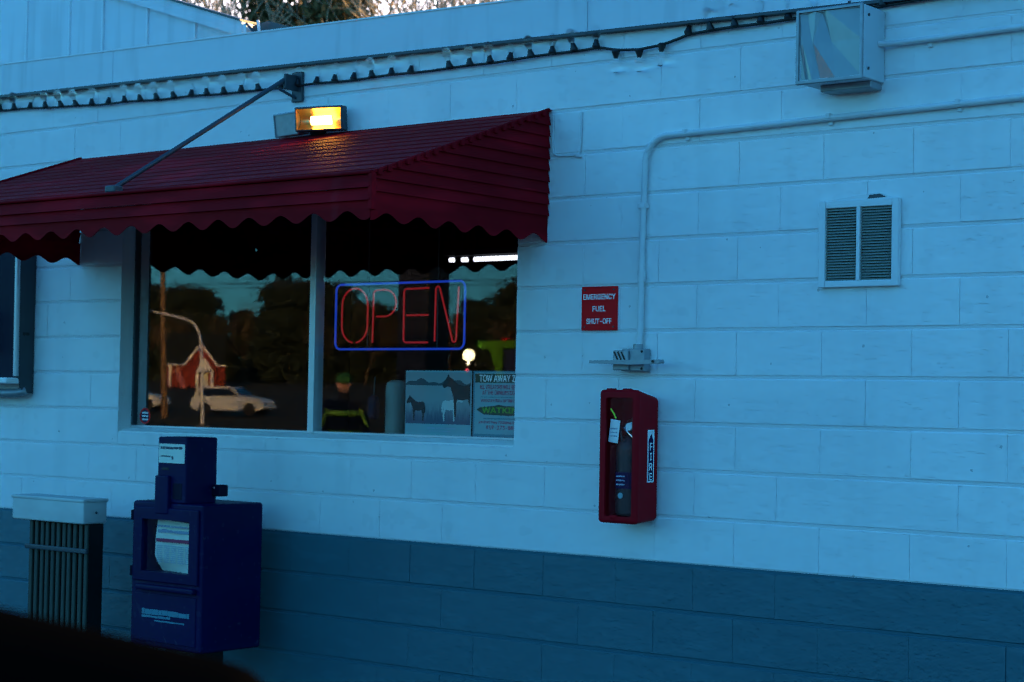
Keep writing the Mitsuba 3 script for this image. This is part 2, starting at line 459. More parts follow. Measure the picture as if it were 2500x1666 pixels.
# the higher gable behind the fascia, in upright metal panels
GY = 0.5


def rz(x):
    return 3.845 + 0.3175 * (-8.384 - x)


edges_x = [-11.9, -11.47, -11.04, -10.61, -10.18, -9.75, -9.32, -9.00, -8.585, -8.16, -7.735]
for a, b in zip(edges_x, edges_x[1:]):
    p = Polygon([(a + 0.004, 3.26), (b - 0.004, 3.26), (b - 0.004, rz(b) - 0.05), (a + 0.004, rz(a) - 0.05)])
    add('gable_panel', extr_xz(p, GY + rng.uniform(-0.004, 0.004), GY + 0.04), 'm_fascia', parent=STORE)
    if a > -11.8:
        add('gable_seam', rbx(a - 0.008, a + 0.008, GY - 0.010, GY + 0.02, 3.27, rz(a) - 0.06, 0.005), 'm_trim', parent=STORE)
a, b = -11.95, -7.732
add('rake_trim', extr_xz(Polygon([(a, rz(a) - 0.085), (b, rz(b) - 0.085), (b, rz(b)), (a, rz(a))]), GY - 0.035, GY + 0.05), 'm_fascia', parent=STORE)
add('rake_lip', extr_xz(Polygon([(a, rz(a) + 0.001), (b, rz(b) + 0.001), (b, rz(b) + 0.014), (a, rz(a) + 0.014)]), GY - 0.05, GY + 0.08), 'm_dark_metal', parent=STORE)
add('rake_end', bx(-7.734, -7.70, GY - 0.03, GY + 0.06, 3.40, 3.625), 'm_trim', parent=STORE)
add('roof_strut', tube([(-7.70, GY - 0.03, 3.625), (-7.61, GY - 0.03, 3.545), (-7.57, GY - 0.03, 3.50)], 0.007, 6), 'm_dark_metal', parent=STORE)
add('roof_strut', tube([(-7.60, GY - 0.035, 3.63), (-7.575, GY - 0.035, 3.50)], 0.009, 6), 'm_trim', parent=STORE)
add('roof_saddle', extr_xz(Polygon([(-7.72, 3.40), (-7.15, 3.40), (-7.15, 3.515), (-7.278, 3.548), (-7.56, 3.628), (-7.68, 3.612)]), GY + 0.0, GY + 0.08), 'm_dark_metal', parent=STORE)

# ------------------------------------------------------------------ awning
AX0, AX1, AY, AZT, AZF, AZB = -8.53, -5.164, -1.20, 2.854, 2.432, 2.262
AW = thing('awning', 'dark red metal window awning with scalloped valance on the store front', 'awning')
NS = 12
for i in range(NS):
    t0, t1 = i / NS, (i + 1) / NS
    y0, y1 = AY * t0, AY * t1
    z0, z1 = AZT + (AZF - AZT) * t0, AZT + (AZF - AZT) * t1
    p = Polygon([(y0 - 0.0, z0 + 0.000), (y1 - 0.003, z1 + 0.0030), (y1 - 0.003, z1 - 0.001), (y0, z0 - 0.005)])
    add('roof_slat', extr_yz(p, AX0 - 0.012, AX1 + 0.012), 'm_awning', parent=AW)
add('roof_sheet', extr_yz(Polygon([(-0.004, AZT - 0.008), (AY - 0.0, AZF - 0.008), (AY - 0.0, AZF - 0.004), (-0.004, AZT - 0.004)]), AX0 + 0.004, AX1 - 0.004), 'm_awning', parent=AW)
SH = 0.0525
for side, xf in ((-1, AX0), (1, AX1)):
    z = AZT - 0.02
    i = 0
    while z - SH > AZB + 0.05:
        zl = z - SH
        yt = -(AZT - z - 0.012) / (AZT - AZF) * abs(AY); yb = -(AZT - zl) / (AZT - AZF) * abs(AY)
        yt, yb = max(yt, AY), max(yb, AY)
        base = xf if side > 0 else xf
        # each slat leans out at its foot
        zz = [(z, yt), (zl, yb)]
        o0, o1, th = 0.0, 0.014 * side, 0.004 * side
        v = np.array([[base + o0, 0, z + 0.012], [base + o0, yt - 0.0, z + 0.012], [base + o1, yb, zl], [base + o1, 0, zl],
                      [base + o0 - th, 0, z + 0.012], [base + o0 - th, yt, z + 0.012], [base + o1 - th, yb, zl], [base + o1 - th, 0, zl]])
        if side > 0: v[[0, 3, 4, 7], 1] = -0.006
        else: v[[0, 3, 4, 7], 1] = -0.006
        f = np.array([[0, 1, 2, 3], [7, 6, 5, 4], [0, 4, 5, 1], [1, 5, 6, 2], [2, 6, 7, 3], [3, 7, 4, 0]])
        mm = trimesh.Trimesh(v, np.vstack([f[:, [0, 1, 2]], f[:, [0, 2, 3]]]), process=False)
        mm.fix_normals()
        add('side_slat', mm, 'm_awning', parent=AW)
        z = zl; i += 1
    zs = z


def scallop(a, b, ztop, zb, lam=0.195, amp=0.021, ph=0.0):
    n = int(abs(b - a) / 0.008)
    u = np.linspace(a, b, n)
    low = zb + amp * np.cos((u - a) / lam * 2 * np.pi + ph) * (0.95 + 0.05 * np.sin(u * 7))
    return Polygon([(a, ztop), *zip(u, low), (b, ztop)][::1])


add('side_valance', extr_yz(scallop(AY, -0.004, zs + 0.004, AZB - 0.004, 0.2, 0.02, math.pi), AX1 - 0.002, AX1 + 0.002), 'm_awning', parent=AW)
add('side_valance', extr_yz(scallop(AY, -0.004, zs + 0.004, AZB - 0.004, 0.2, 0.02, math.pi), AX0 - 0.002, AX0 + 0.002), 'm_awning', parent=AW)
for i in range(2):
    z1 = AZF - 0.004 - i * SH; z0 = z1 - SH
    p = Polygon([(AY - 0.002, z1), (AY - 0.018, z0), (AY - 0.012, z0), (AY + 0.003, z1)])
    add('front_slat', extr_yz(p, AX0 - 0.003, AX1 + 0.003), 'm_awning', parent=AW)
add('front_lip', tube([(AX0 - 0.01, AY - 0.010, AZF + 0.006), (AX1 + 0.01, AY - 0.010, AZF + 0.006)], 0.008, 8), 'm_awning', True, parent=AW)
add('front_valance', extr_xz(scallop(AX0, AX1, z0 + 0.002, AZB, 0.195, 0.021, 2.6), AY - 0.003, AY + 0.001), 'm_awning', parent=AW)
# hip caps along the slanted ends
for xf, s in ((AX0, -1), (AX1, 1)):
    add('hip_cap', tube([(xf + s * 0.004, -0.01, AZT + 0.002), (xf + s * 0.004, AY - 0.006, AZF + 0.004)], 0.008, 6), 'm_awning', parent=AW)
    add('corner_trim', rbx(xf - 0.012 + s * 0.006, xf + 0.012 + s * 0.006, AY - 0.014, AY + 0.014, AZB + 0.02, AZF + 0.002, 0.004), 'm_awning', parent=AW)
    for q in np.linspace(0.05, 0.97, 20):
        add('hip_tab', rbx(xf + s * 0.004 - 0.010, xf + s * 0.022, AY * q - 0.011, AY * q + 0.011, AZT + (AZF - AZT) * q - 0.016, AZT + (AZF - AZT) * q + 0.010, 0.003), 'm_awning', parent=AW)
add('back_rail', bx(AX0, AX1, -0.03, -0.006, AZT - 0.03, AZT - 0.008), 'm_awning', parent=AW)
ROD = thing('awning_rod', 'grey steel stay rod from the eave down to the front of the red awning', 'rod')
add('rod', tube([(-6.80, -0.075, 3.150), (-6.865, -1.13, 2.478)], 0.012, 8), 'm_dark_metal', True, parent=ROD)
add('wall_bracket', cat([rbx(-6.83, -6.755, -0.020, -0.004, 3.03, 3.185, 0.004), rbx(-6.80, -6.785, -0.11, -0.018, 3.085, 3.165, 0.004), tube([(-6.88, -0.06, 3.10), (-6.80, -0.02, 3.05)], 0.008, 6)]), 'm_dark_metal', parent=ROD)
add('foot_bracket', rbx(-6.90, -6.83, -1.165, -1.11, 2.452, 2.485, 0.006), 'm_dark_metal', parent=ROD)

# ------------------------------------------------------------------ string lights under the eave
ST = thing('string_lights', 'string of clear bulbs in dark sockets running along under the eave', 'string lights')
bulb_x = [-9.86, -9.72, -9.58, -9.44, -9.295, -9.15, -9.0, -8.853, -8.708, -8.573, -8.432, -8.288, -8.145, -8.012, -7.874, -7.732, -7.593, -7.468, -7.333, -7.2, -7.069, -6.90, -6.781, -6.646, -6.518, -6.388,
          -6.26, -6.129, -6.005, -5.754, -5.627, -5.502, -5.383, -5.258, -5.135, -5.009, -4.886, -4.777, -4.649, -4.529, -4.394, -4.278, -4.156, -4.028, -3.896, -3.77, -3.607, -3.46, -3.30, -3.15, -3.0, -2.86, -2.7]


def cz(x):
    z = np.interp(x, [-10, -9.3, -8.4, -7.1, -6.2, -5.5, -4.88, -4.83, -4.777, -4.649, -4.529, -4.45, -4.39, -3.77, -3.4, -2.4], [3.215, 3.196, 3.152, 3.116, 3.106, 3.104, 3.113, 3.104, 3.087, 3.078, 3.090, 3.108, 3.122, 3.130, 3.135, 3.15])
    return z


cxs = np.linspace(-9.95, -2.5, 150)
add('cable', tube([(x, -0.020 - 0.004 * math.sin(x * 9), cz(x) + 0.002 * math.sin(x * 13)) for x in cxs], 0.0065, 6), 'm_black', True, parent=ST)
sock = lathe([(0, -0.004), (0.0150, -0.004), (0.0185, 0.004), (0.0140, 0.016), (0.0085, 0.034), (0.0, 0.035)], sides=10)
bulb = lathe([(0.009, 0.030), (0.014, 0.040), (0.0215, 0.062), (0.0220, 0.074), (0.017, 0.090), (0.007, 0.098), (0, 0.099)], sides=12)
fil = tube([(0, 0, 0.032), (0.001, 0, 0.062), (-0.004, 0, 0.070)], 0.0012, 4)
sd, bd, fd = mikit.ply(sock, 'm_black', 40), mikit.ply(bulb, 'm_bulb_glass', True), mikit.ply(fil, 'm_alu')
for i, x in enumerate(bulb_x):
    sag = -4.80 < x < -4.45
    ax, ang = [1, 0.3 * rng.uniform(-1, 1), 0], (180 + rng.uniform(-14, 14)) if sag else rng.uniform(-16, 22)
    tw = T().translate([x, -0.026, float(cz(x)) + (-0.002 if sag else 0.002)]).rotate(ax, ang)
    if x > -9.6:
        sk = add('socket', sd, None, parent=ST, to_world=tw)
        b_ = add('bulb', bd, None, parent=ST, to_world=tw)

# ------------------------------------------------------------------ twin floodlight over the awning (left head off, right head lit)
FL = thing('floodlight', 'twin security floodlight above the awning, its right head lit orange', 'lamp')


def quad_box(c, ux, uy, uz, w, h, d, wall=0.006):
    """open lamp head: c centre of the front opening, uy out of the front"""
    ux, uy, uz = (np.asarray(q, float) / np.linalg.norm(q) for q in (ux, uy, uz))

    def P(a, b, e): return np.asarray(c) + a * ux + b * uy + e * uz
    return P


def place(mesh, c, ux, uy, uz):
    M = np.eye(4); M[:3, 0], M[:3, 1], M[:3, 2], M[:3, 3] = ux, uy, uz, c
    m = mesh.copy(); m.apply_transform(M); return m


def frame_of(out, roll=0.0):
    out = np.asarray(out, float); out /= np.linalg.norm(out)
    r = np.cross(out, [0, 0, 1.0]); r /= np.linalg.norm(r)
    r = -r                                  # points to the viewer's right when looking at the front
    u = np.cross(out, r) * 1.0
    if u[2] < 0: u = -u
    c_, s_ = math.cos(roll), math.sin(roll)
    return c_ * r + s_ * u, -out, c_ * u - s_ * r


HW, HH, HD = 0.128, 0.062, 0.075
head = cut(rbx(-HW, HW, 0.0, HD, -HH, HH, 0.006), bx(-HW + 0.008, HW - 0.008, -0.01, HD - 0.010, -HH + 0.008, HH - 0.008))
nx = 10
refl_v, refl_f = [], []
for i in range(nx + 1):
    a = -1 + 2 * i / nx
    refl_v += [[-HW + 0.010, 0.012 + 0.050 * (1 - a * a), a * (HH - 0.010)], [HW - 0.010, 0.012 + 0.050 * (1 - a * a), a * (HH - 0.010)]]
for i in range(nx):
    refl_f += [[2 * i, 2 * i + 1, 2 * i + 3], [2 * i, 2 * i + 3, 2 * i + 2]]
refl = trimesh.Trimesh(refl_v, refl_f, process=False)
tub = tube([(-0.045, 0.026, -0.008), (0.062, 0.026, -0.008)], 0.023, 12)
fr = frame_of((0.42, -1.0, -0.10), 0.02)
c1 = np.array([-6.520, -0.135, 2.907])
hk = add('lamp_head', place(head, c1, *fr), 'm_dark_metal', 30, parent=FL, label='lit lamp head glowing orange')
add('reflector', place(refl, c1, *fr), 'm_reflector', True, parent=hk)
add('glowing_bulb', place(tub, c1, *fr), 'm_white', True, parent=hk, **emit((1.3, 0.62, 0.10)))
fr2 = frame_of((-0.15, -1.0, -0.15), 0.0)
c2 = np.array([-6.765, -0.125, 2.897])
h2 = add('lamp_head', place(cut(rbx(-0.10, 0.10, 0, HD, -0.060, 0.060, 0.006), bx(-0.092, 0.092, -0.01, 0.006, -0.052, 0.052)), c2, *fr2), 'm_galv', 30, parent=FL, label='unlit grey lamp head turned left')
add('lens', place(bx(-0.090, 0.090, 0.0062, 0.008, -0.050, 0.050), c2, *fr2), 'm_lens', parent=h2)
add('base_plate', lathe([(0, 0), (0.055, 0), (0.055, 0.02), (0.04, 0.03), (0, 0.03)], sides=20).apply_transform(trimesh.transformations.rotation_matrix(math.pi / 2, (1, 0, 0))).apply_translation((-6.64, -0.004, 2.885)), 'm_dark_metal', 30, parent=FL)
add('arm', cat([tube([(-6.64, -0.03, 2.885), (-6.60, -0.06, 2.885), (-6.55, -0.075, 2.895)], 0.011, 8), tube([(-6.64, -0.03, 2.885), (-6.69, -0.05, 2.882), (-6.75, -0.06, 2.885)], 0.011, 8)]), 'm_dark_metal', True, parent=FL)
# the next light further left, only its shade edge in view
# ------------------------------------------------------------------ wall pack, top right
WP = thing('wall_pack_light', 'large square wall light with a clouded glass front at the top right', 'lamp')
x0, x1, z0, z1 = -3.762, -3.458, 2.812, 3.118
add('housing', cat([cut(rbx(x0 + 0.005, x1, -0.185, -0.004, z0 + 0.008, z1 - 0.004, 0.006), bx(x0 + 0.02, x1 - 0.012, -0.2, -0.06, z0 + 0.02, z1 - 0.016))]), 'm_housing', 30, parent=WP)
add('door_frame', cut(rbx(x0, x1 - 0.002, -0.197, -0.182, z0, z1, 0.005), bx(x0 + 0.014, x1 - 0.014, -0.3, 0, z0 + 0.016, z1 - 0.012)), 'm_galv', 30, parent=WP)
lx0, lx1, lz0, lz1 = x0 + 0.0145, x1 - 0.0145, z0 + 0.0165, z1 - 0.0125
zm = (lz0 + lz1) / 2 + 0.01
W_ = lx1 - lx0
gridx = [0.0, 0.08, 0.20, 0.33, 0.50, 1.0]
top = [(0.0, -.186), (0.10, -.178), (0.27, -.192), (0.34, -.176), (0.44, -.190), (1.0, -.178)]
mid = [(0.0, -.188), (0.06, -.191), (0.20, -.180), (0.245, -.196), (0.52, -.182), (1.0, -.186)]
bot = [(0.0, -.184), (0.08, -.176), (0.22, -.192), (0.335, -.178), (0.60, -.190), (1.0, -.181)]
lv = [[lx0 + a * W_, y, z] for row, z in ((top, lz1), (mid, zm), (bot, lz0)) for a, y in row]
lf = []
for r_ in range(2):
    for i in range(5):
        q = r_ * 6 + i
        lf += [[q, q + 6, q + 7], [q, q + 7, q + 1]]
add('glass_front', trimesh.Trimesh(lv, lf, process=False), 'm_lens', parent=WP)
for zz in (2.86, 3.075):
    add('screw', trimesh.creation.cylinder(0.006, 0.006, sections=10).apply_transform(trimesh.transformations.rotation_matrix(math.pi / 2, (0, 1, 0))).apply_translation((x1 + 0.002, -0.150, zz)), 'm_dark_metal', parent=WP)
add('back_bracket', rbx(-3.70, -3.47, -0.10, -0.004, 2.792, 2.822, 0.004), 'm_galv', parent=WP)
# conduits
CA = thing('electrical_conduit', 'bent painted conduit running from the shut-off box up and along the wall', 'conduit')
pts = [(-4.628, -0.03, 1.74), (-4.624, -0.022, 1.82), (-4.622, -0.02, 2.2), (-4.612, -0.02, 2.57)]
pts += [(-4.612 + 0.115 * (1 - math.cos(t)), -0.02, 2.57 + 0.115 * math.sin(t)) for t in np.linspace(0.15, math.pi / 2, 9)]
pts += [(-4.2, -0.02, 2.688), (-3.5, -0.02, 2.700), (-2.2, -0.02, 2.722)]
add('pipe', tube(pts, 0.0135, 12), 'm_pipe', True, parent=CA)
add('coupling', tube([(-4.623, -0.02, 2.045), (-4.622, -0.02, 2.095)], 0.018, 12), 'm_pipe', 40, parent=CA)
for x in (-4.40, -3.70, -3.13):
    add('strap', cat([bx(x - 0.008, x + 0.008, -0.036, -0.004, 2.682 + 0.017 * (x + 4.4), 2.703 + 0.017 * (x + 4.4)), rbx(x - 0.010, x + 0.010, -0.012, -0.002, 2.655 + 0.017 * (x + 4.4), 2.684 + 0.017 * (x + 4.4), 0.003)]), 'm_pipe', parent=CA)
add('strap', cat([rbx(-4.65, -4.60, -0.010, -0.002, 2.37, 2.39, 0.003), bx(-4.64, -4.60, -0.036, -0.004, 2.37, 2.39)]), 'm_pipe', parent=CA)
CB = thing('electrical_conduit', 'straight conduit leaving the square wall light to the right', 'conduit')
add('pipe', tube([(-3.462, -0.06, 2.972), (-3.40, -0.022, 2.974), (-2.2, -0.02, 2.992)], 0.0125, 10), 'm_pipe', True, parent=CB)
add('strap', rbx(-3.27, -3.25, -0.012, -0.002, 2.945, 2.972, 0.003), 'm_pipe', parent=CB)
# a thin painted wire stapled along the joints right of the awning
WR = thing('painted_wire', 'thin white painted wire stapled along the block joints right of the awning', 'wire')
add('wire', tube([(-5.137, -0.006, 2.83), (-5.138, -0.006, 2.68), (-5.130, -0.006, 2.650), (-5.106, -0.006, 2.636), (-5.04, -0.006, 2.634), (-5.003, -0.006, 2.634), (-4.984, -0.006, 2.645), (-4.977, -0.006, 2.68), (-4.976, -0.006, 2.83)], 0.0045, 6), 'm_pipe', True, parent=WR)
add('staple', rbx(-5.002, -4.972, -0.016, -0.002, 2.620, 2.640, 0.005), 'm_pipe', parent=WR)

# ------------------------------------------------------------------ vent
VE = thing('wall_vent', 'square white framed wall vent with two louvred panels', 'vent')
vx0, vx1, vz0, vz1 = -3.738, -3.378, 1.997, 2.352
fw = 0.030
for fr_m in (rbx(vx0, vx0 + fw, -0.030, -0.003, vz0, vz1, 0.003), rbx(vx1 - fw, vx1, -0.030, -0.003, vz0, vz1, 0.003),
             rbx(vx0 + fw, vx1 - fw, -0.027, -0.003, vz0, vz0 + 0.026, 0.003), rbx(vx0 + fw, vx1 - fw, -0.027, -0.003, vz1 - 0.030, vz1, 0.003)):
    add('frame', fr_m, 'm_vent', 30, parent=VE)
xm = (vx0 + vx1) / 2
add('centre_bar', rbx(xm - 0.008, xm + 0.008, -0.029, -0.003, vz0 + 0.026, vz1 - 0.03, 0.002), 'm_vent', 30, parent=VE)
mat('m_louvre', (0.26, 0.30, 0.27), 0.6)
for a, b in ((vx0 + fw, xm - 0.008), (xm + 0.008, vx1 - fw)):
    n = 26
    hs = (vz1 - 0.030 - vz0 - 0.026) / n
    sl = []
    for i in range(n):
        zc = vz0 + 0.026 + i * hs
        sl.append(extr_yz(Polygon([(-0.022, zc), (-0.006, zc + hs * 0.95), (-0.004, zc + hs * 0.95), (-0.020, zc)]), a, b))
    add('louvre_panel', cat(sl), 'm_louvre', parent=VE, kind='stuff')
    add('back_plate', bx(a, b, -0.0045, -0.003, vz0 + 0.026, vz1 - 0.03), 'm_black', parent=VE)
# broken patch of mortar arching over the vent
pu = np.linspace(0, 1, 22)
arc = [(vx0 + 0.04 + 0.275 * u, vz1 + 0.002 + 0.030 * (u ** 0.8) * (1 - max(0, (u - 0.72) / 0.28) ** 2)) for u in pu]
add('mortar_patch', extr_xz(Polygon([(vx0 + 0.04, vz1 + 0.001), *arc, (vx0 + 0.315, vz1 + 0.001)]), -0.012, -0.002), 'm_pipe', parent=VE)
add('mortar_hole', extr_xz(Polygon([(-3.525, vz1 + 0.003), (-3.515, vz1 + 0.018), (-3.47, vz1 + 0.020), (-3.44, vz1 + 0.006)]), -0.0135, -0.0118), 'm_dark_metal', parent=VE)

# ------------------------------------------------------------------ emergency sign
SG = thing('emergency_sign', 'square red sign reading EMERGENCY FUEL SHUT-OFF in white letters', 'sign')
ex0, ex1, ez0, ez1 = -4.955, -4.758, 1.832, 2.030
add('board', rbx(ex0, ex1, -0.010, -0.003, ez0, ez1, 0.002), 'm_red_sign', parent=SG)
xc = (ex0 + ex1) / 2
for s, w, z in (('EMERGENCY', 0.178, 1.972), ('FUEL', 0.072, 1.918), ('SHUT-OFF', 0.140, 1.862)):
    add('lettering', text_front(s, 0.0235, xc, -0.010, z, w, True), 'm_letter', parent=SG)
for a in (ex0 + 0.018, ex1 - 0.018):
    for z in (ez0 + 0.016, ez1 - 0.016):
        add('screw', trimesh.creation.cylinder(0.004, 0.004, sections=8).apply_transform(trimesh.transformations.rotation_matrix(math.pi / 2, (1, 0, 0))).apply_translation((a, -0.0115, z)), 'm_dark_metal', parent=SG)

# ------------------------------------------------------------------ shut-off switch
SW = thing('shutoff_switch', 'grey shut-off box with a flat guard bar across it above the red cabinet', 'switch box')
add('box', cat([rbx(-4.700, -4.578, -0.055, -0.003, 1.648, 1.748, 0.005)]), 'm_galv', 30, parent=SW)
add('cover', cat([rbx(-4.735, -4.655, -0.070, -0.054, 1.652, 1.740, 0.004)]), 'm_galv', 30, parent=SW)
add('hub', tube([(-4.628, -0.03, 1.742), (-4.628, -0.03, 1.768)], 0.022, 12), 'm_galv', 40, parent=SW)
add('guard_bar', cat([extr_xz(Polygon([(-4.832, 1.681), (-4.826, 1.694), (-4.46, 1.698), (-4.452, 1.688), (-4.46, 1.681), (-4.62, 1.676)]), -0.118, -0.080), bx(-4.668, -4.648, -0.081, -0.068, 1.680, 1.694)]), 'm_galv', parent=SW)
add('bar_bolt', trimesh.creation.cylinder(0.006, 0.008, sections=10).apply_transform(trimesh.transformations.rotation_matrix(math.pi / 2, (1, 0, 0))).apply_translation((-4.488, -0.120, 1.690)), 'm_black', parent=SW)
add('decal', cat([place(bx(-0.004, 0.004, 0, 0.001, -0.020, 0.020), (q, -0.0715, 1.716), np.array([math.cos(t), 0, math.sin(t)]), np.array([0, 1.0, 0]), np.array([-math.sin(t), 0, math.cos(t)])) for q, t in ((-4.718, .5), (-4.699, .5), (-4.680, .5))]), 'm_black', parent=SW)
for (x, z) in ((-4.69, 1.735), (-4.59, 1.735), (-4.69, 1.660), (-4.59, 1.660)):
    add('screw', trimesh.creation.icosphere(1, 0.006).apply_translation((x, -0.056, z)), 'm_black', parent=SW)

# ------------------------------------------------------------------ fire extinguisher cabinet
FC = thing('fire_extinguisher_cabinet', 'red plastic fire extinguisher cabinet with clear front on the wall', 'cabinet')
cx0, cx1, cy, cz0, cz1 = -4.727, -4.522, -0.180, 0.985, 1.565
fr_out = rbx(cx0, cx1, cy, cy + 0.035, cz0, cz1, 0.016, 12)
body = m3.Manifold.batch_hull([m3.Manifold.sphere(0.020, 12).translate((a, b, c)) for a in (cx0 + 0.022, cx1 - 0.022) for (b, q0, q1) in ((cy + 0.03, 0.0, 0.0), (-0.026, 0.008, 0.026)) for c in (cz0 + 0.022 + q0, cz1 - 0.022 - q1)])
cabin = man(fr_out) + body
ox0, ox1, oz0, oz1 = cx0 + 0.036, cx1 - 0.026, cz0 + 0.030, cz1 - 0.034
cabin = cabin - man(rbx(ox0, ox1, cy - 0.1, cy + 0.030, oz0, oz1, 0.010)) - man(rbx(cx0 + 0.016, cx1 - 0.012, cy + 0.012, -0.012, cz0 + 0.018, cz1 - 0.03, 0.01))
cabin = cabin + man(rbx(cx0 + 0.035, cx0 + 0.075, cy + 0.004, cy + 0.03, cz1 - 0.01, cz1 + 0.006, 0.004)) + man(rbx(cx0 + 0.12, cx0 + 0.160, cy + 0.004, cy + 0.03, cz1 - 0.01, cz1 + 0.006, 0.004))
add('shell', tri(cabin), 'm_red_plastic', 35, parent=FC)
v = np.array([[ox0 - .004, cy + 0.020, oz0 - .004], [ox1 + .004, cy + 0.020, oz0 - .004], [ox1 + .004, cy + 0.020, oz1 + .004], [ox0 - .004, cy + 0.020, oz1 + .004]])
add('clear_cover', trimesh.Trimesh(v, [[0, 1, 2], [0, 2, 3]], process=False), 'm_pane', parent=FC)
add('latch', cat([rbx(-4.66, -4.625, cy - 0.004, cy + 0.01, cz0 + 0.022, cz0 + 0.036, 0.003), trimesh.creation.icosphere(1, 0.007).apply_translation((-4.645, cy - 0.002, cz0 + 0.014))]), 'm_red_plastic', parent=FC)
# label on the right-hand side: FIRE, stacked, under an arrow
ly0, ly1, lz0_, lz1_ = -0.098, -0.050, 1.165, 1.393
xs_ = cx1 + 0.0004
add('side_label', bx(xs_ - 0.003, xs_ + 0.0010, ly0, ly1, lz0_, lz1_), 'm_white', parent=FC)
add('label_field', extr_yz(Polygon([(ly0 + 0.005, lz0_ + 0.006), (ly1 - 0.008, lz0_ + 0.006), (ly1 - 0.008, lz1_ - 0.045), ((ly0 + ly1) / 2, lz1_ - 0.018), (ly0 + 0.005, lz1_ - 0.045)]), xs_ + 0.0010, xs_ + 0.0018), 'm_navy', parent=FC)
for i, chh in enumerate('FIRE'):
    m_ = meshkit.text_mesh(chh, 0.031, 0.0008, True)
    vv = m_.vertices.copy(); w_ = vv[:, 0].max() - vv[:, 0].min()
    m_.vertices = np.c_[xs_ + 0.0018 + vv[:, 2], (ly0 + ly1) / 2 - 0.002 + (vv[:, 0] - vv[:, 0].min() - w_ / 2) * 0.9, lz1_ - 0.088 - i * 0.0435 + vv[:, 1]]
    add('lettering', m_, 'm_letter', parent=FC)
EX = thing('fire_extinguisher', 'black fire extinguisher with a hanging paper tag inside the red cabinet', 'extinguisher')
ec = (-4.618, -0.092)
add('cylinder', lathe([(0, 1.015), (0.055, 1.018), (0.062, 1.03), (0.062, 1.30), (0.055, 1.335), (0.030, 1.362), (0.018, 1.372), (0.018, 1.392), (0, 1.392)], (ec[0], ec[1], 0), 24), 'm_black', 40, parent=EX)
add('valve', cat([rbx(ec[0] - 0.024, ec[0] + 0.024, ec[1] - 0.02, ec[1] + 0.02, 1.390, 1.42, 0.006), tube([(ec[0] + 0.0, ec[1] - 0.01, 1.425), (ec[0] + 0.055, ec[1] - 0.035, 1.445)], 0.010, 8)]), 'm_chrome', 30, parent=EX)
add('handle', cat([place(rbx(-0.012, 0.085, -0.010, 0.010, -0.004, 0.004, 0.003), (ec[0] - 0.03, ec[1] - 0.02, 1.405), np.array([0.83, -0.1, -0.55]) / 1.0, np.array([0.1, 0.99, 0]), np.array([0.55, 0, 0.83]))]), 'm_chrome', parent=EX)
add('gauge', tube([(ec[0] + 0.022, ec[1] - 0.030, 1.405), (ec[0] + 0.022, ec[1] - 0.046, 1.405)], 0.017, 12), 'm_white', parent=EX)
add('hose', tube([(ec[0] - 0.045 + 0.0 * t, ec[1] - 0.045, 1.47 - 0.02 * t) if t < 0 else (ec[0] - 0.052 + 0.045 * math.sin(t * 1.1), ec[1] - 0.045, 1.455 - 0.11 * t) for t in np.linspace(0, 1.1, 10)], 0.007, 8), 'm_black', True, parent=EX)
add('yellow_seal', tube([(-4.685, -0.150, 1.482), (-4.668, -0.150, 1.462), (-4.655, -0.150, 1.440)], 0.004, 6), 'm_hiviz', parent=EX)
add('paper_tag', place(rbx(-0.026, 0.026, -0.0006, 0.0006, -0.052, 0.050, 0.0005), (-4.662, -0.152, 1.385), np.array([0.98, 0.0, -0.12]), np.array([0, 1.0, 0]), np.array([0.12, 0, 0.98])), 'm_white', parent=EX)
add('tag_print', cat([marks(-4.682, -4.645, -0.1535, 1.36 + 0.016 * i, 0.006, 40 + i) for i in range(3)]), 'm_faded_print', parent=EX)
add('band', lathe([(0.0625, 1.135), (0.0635, 1.137), (0.0635, 1.205), (0.0625, 1.207)], (ec[0], ec[1], 0), 24), 'm_navy', 40, parent=EX)
add('print', cat([marks(-4.645, -4.60, ec[1] - 0.0635, 1.185 - 0.018 * i, 0.008, 60 + i, depth=0.002) for i in range(3)]), 'm_faded_print', parent=EX)
add('sticker', tube([(-4.622, ec[1] - 0.056, 1.105), (-4.622, ec[1] - 0.0655, 1.105)], 0.013, 14), 'm_poster_white', parent=EX)

# ------------------------------------------------------------------ newspaper box
NB = thing('newspaper_box', 'dark blue newspaper vending box with a folded paper in its window', 'newspaper box')
nx0, nx1, ny0, ny1, nz0, nz1 = -7.310, -6.788, -0.600, -0.195, 0.245, 0.972
wx0, wx1, wz0, wz1 = -7.226, -6.868, 0.622, 0.890
shell_ = cut(rbx(nx0, nx1, ny0, ny1, nz0, nz1, 0.012), bx(wx0, wx1, ny0 - 0.1, ny0 + 0.16, wz0, wz1))
add('body', shell_, 'm_navy', 30, parent=NB)
for zh in (0.62, 0.90):
    add('hinge', tube([(nx0 + 0.012, ny0 - 0.010, zh - 0.025), (nx0 + 0.012, ny0 - 0.010, zh + 0.025)], 0.008, 8), 'm_navy_dark', 40, parent=NB)
add('pedestal', cat([rbx(-7.16, -6.94, -0.50, -0.30, 0.03, 0.25, 0.01), rbx(-7.29, -6.81, -0.58, -0.22, 0.0, 0.035, 0.006)]), 'm_black', 30, parent=NB)
dr_ = cut(rbx(nx0 + 0.020, nx1 - 0.022, ny0 - 0.014, ny0 + 0.002, 0.575, 0.945, 0.006), bx(wx0 + 0.004, wx1 - 0.004, -2, 2, wz0 + 0.004, wz1 - 0.004))
add('door', dr_, 'm_navy', 30, parent=NB)
add('door_handle', rbx(-7.245, -6.822, ny0 - 0.030, ny0 + 0.004, 0.532, 0.560, 0.008), 'm_navy', 30, parent=NB)
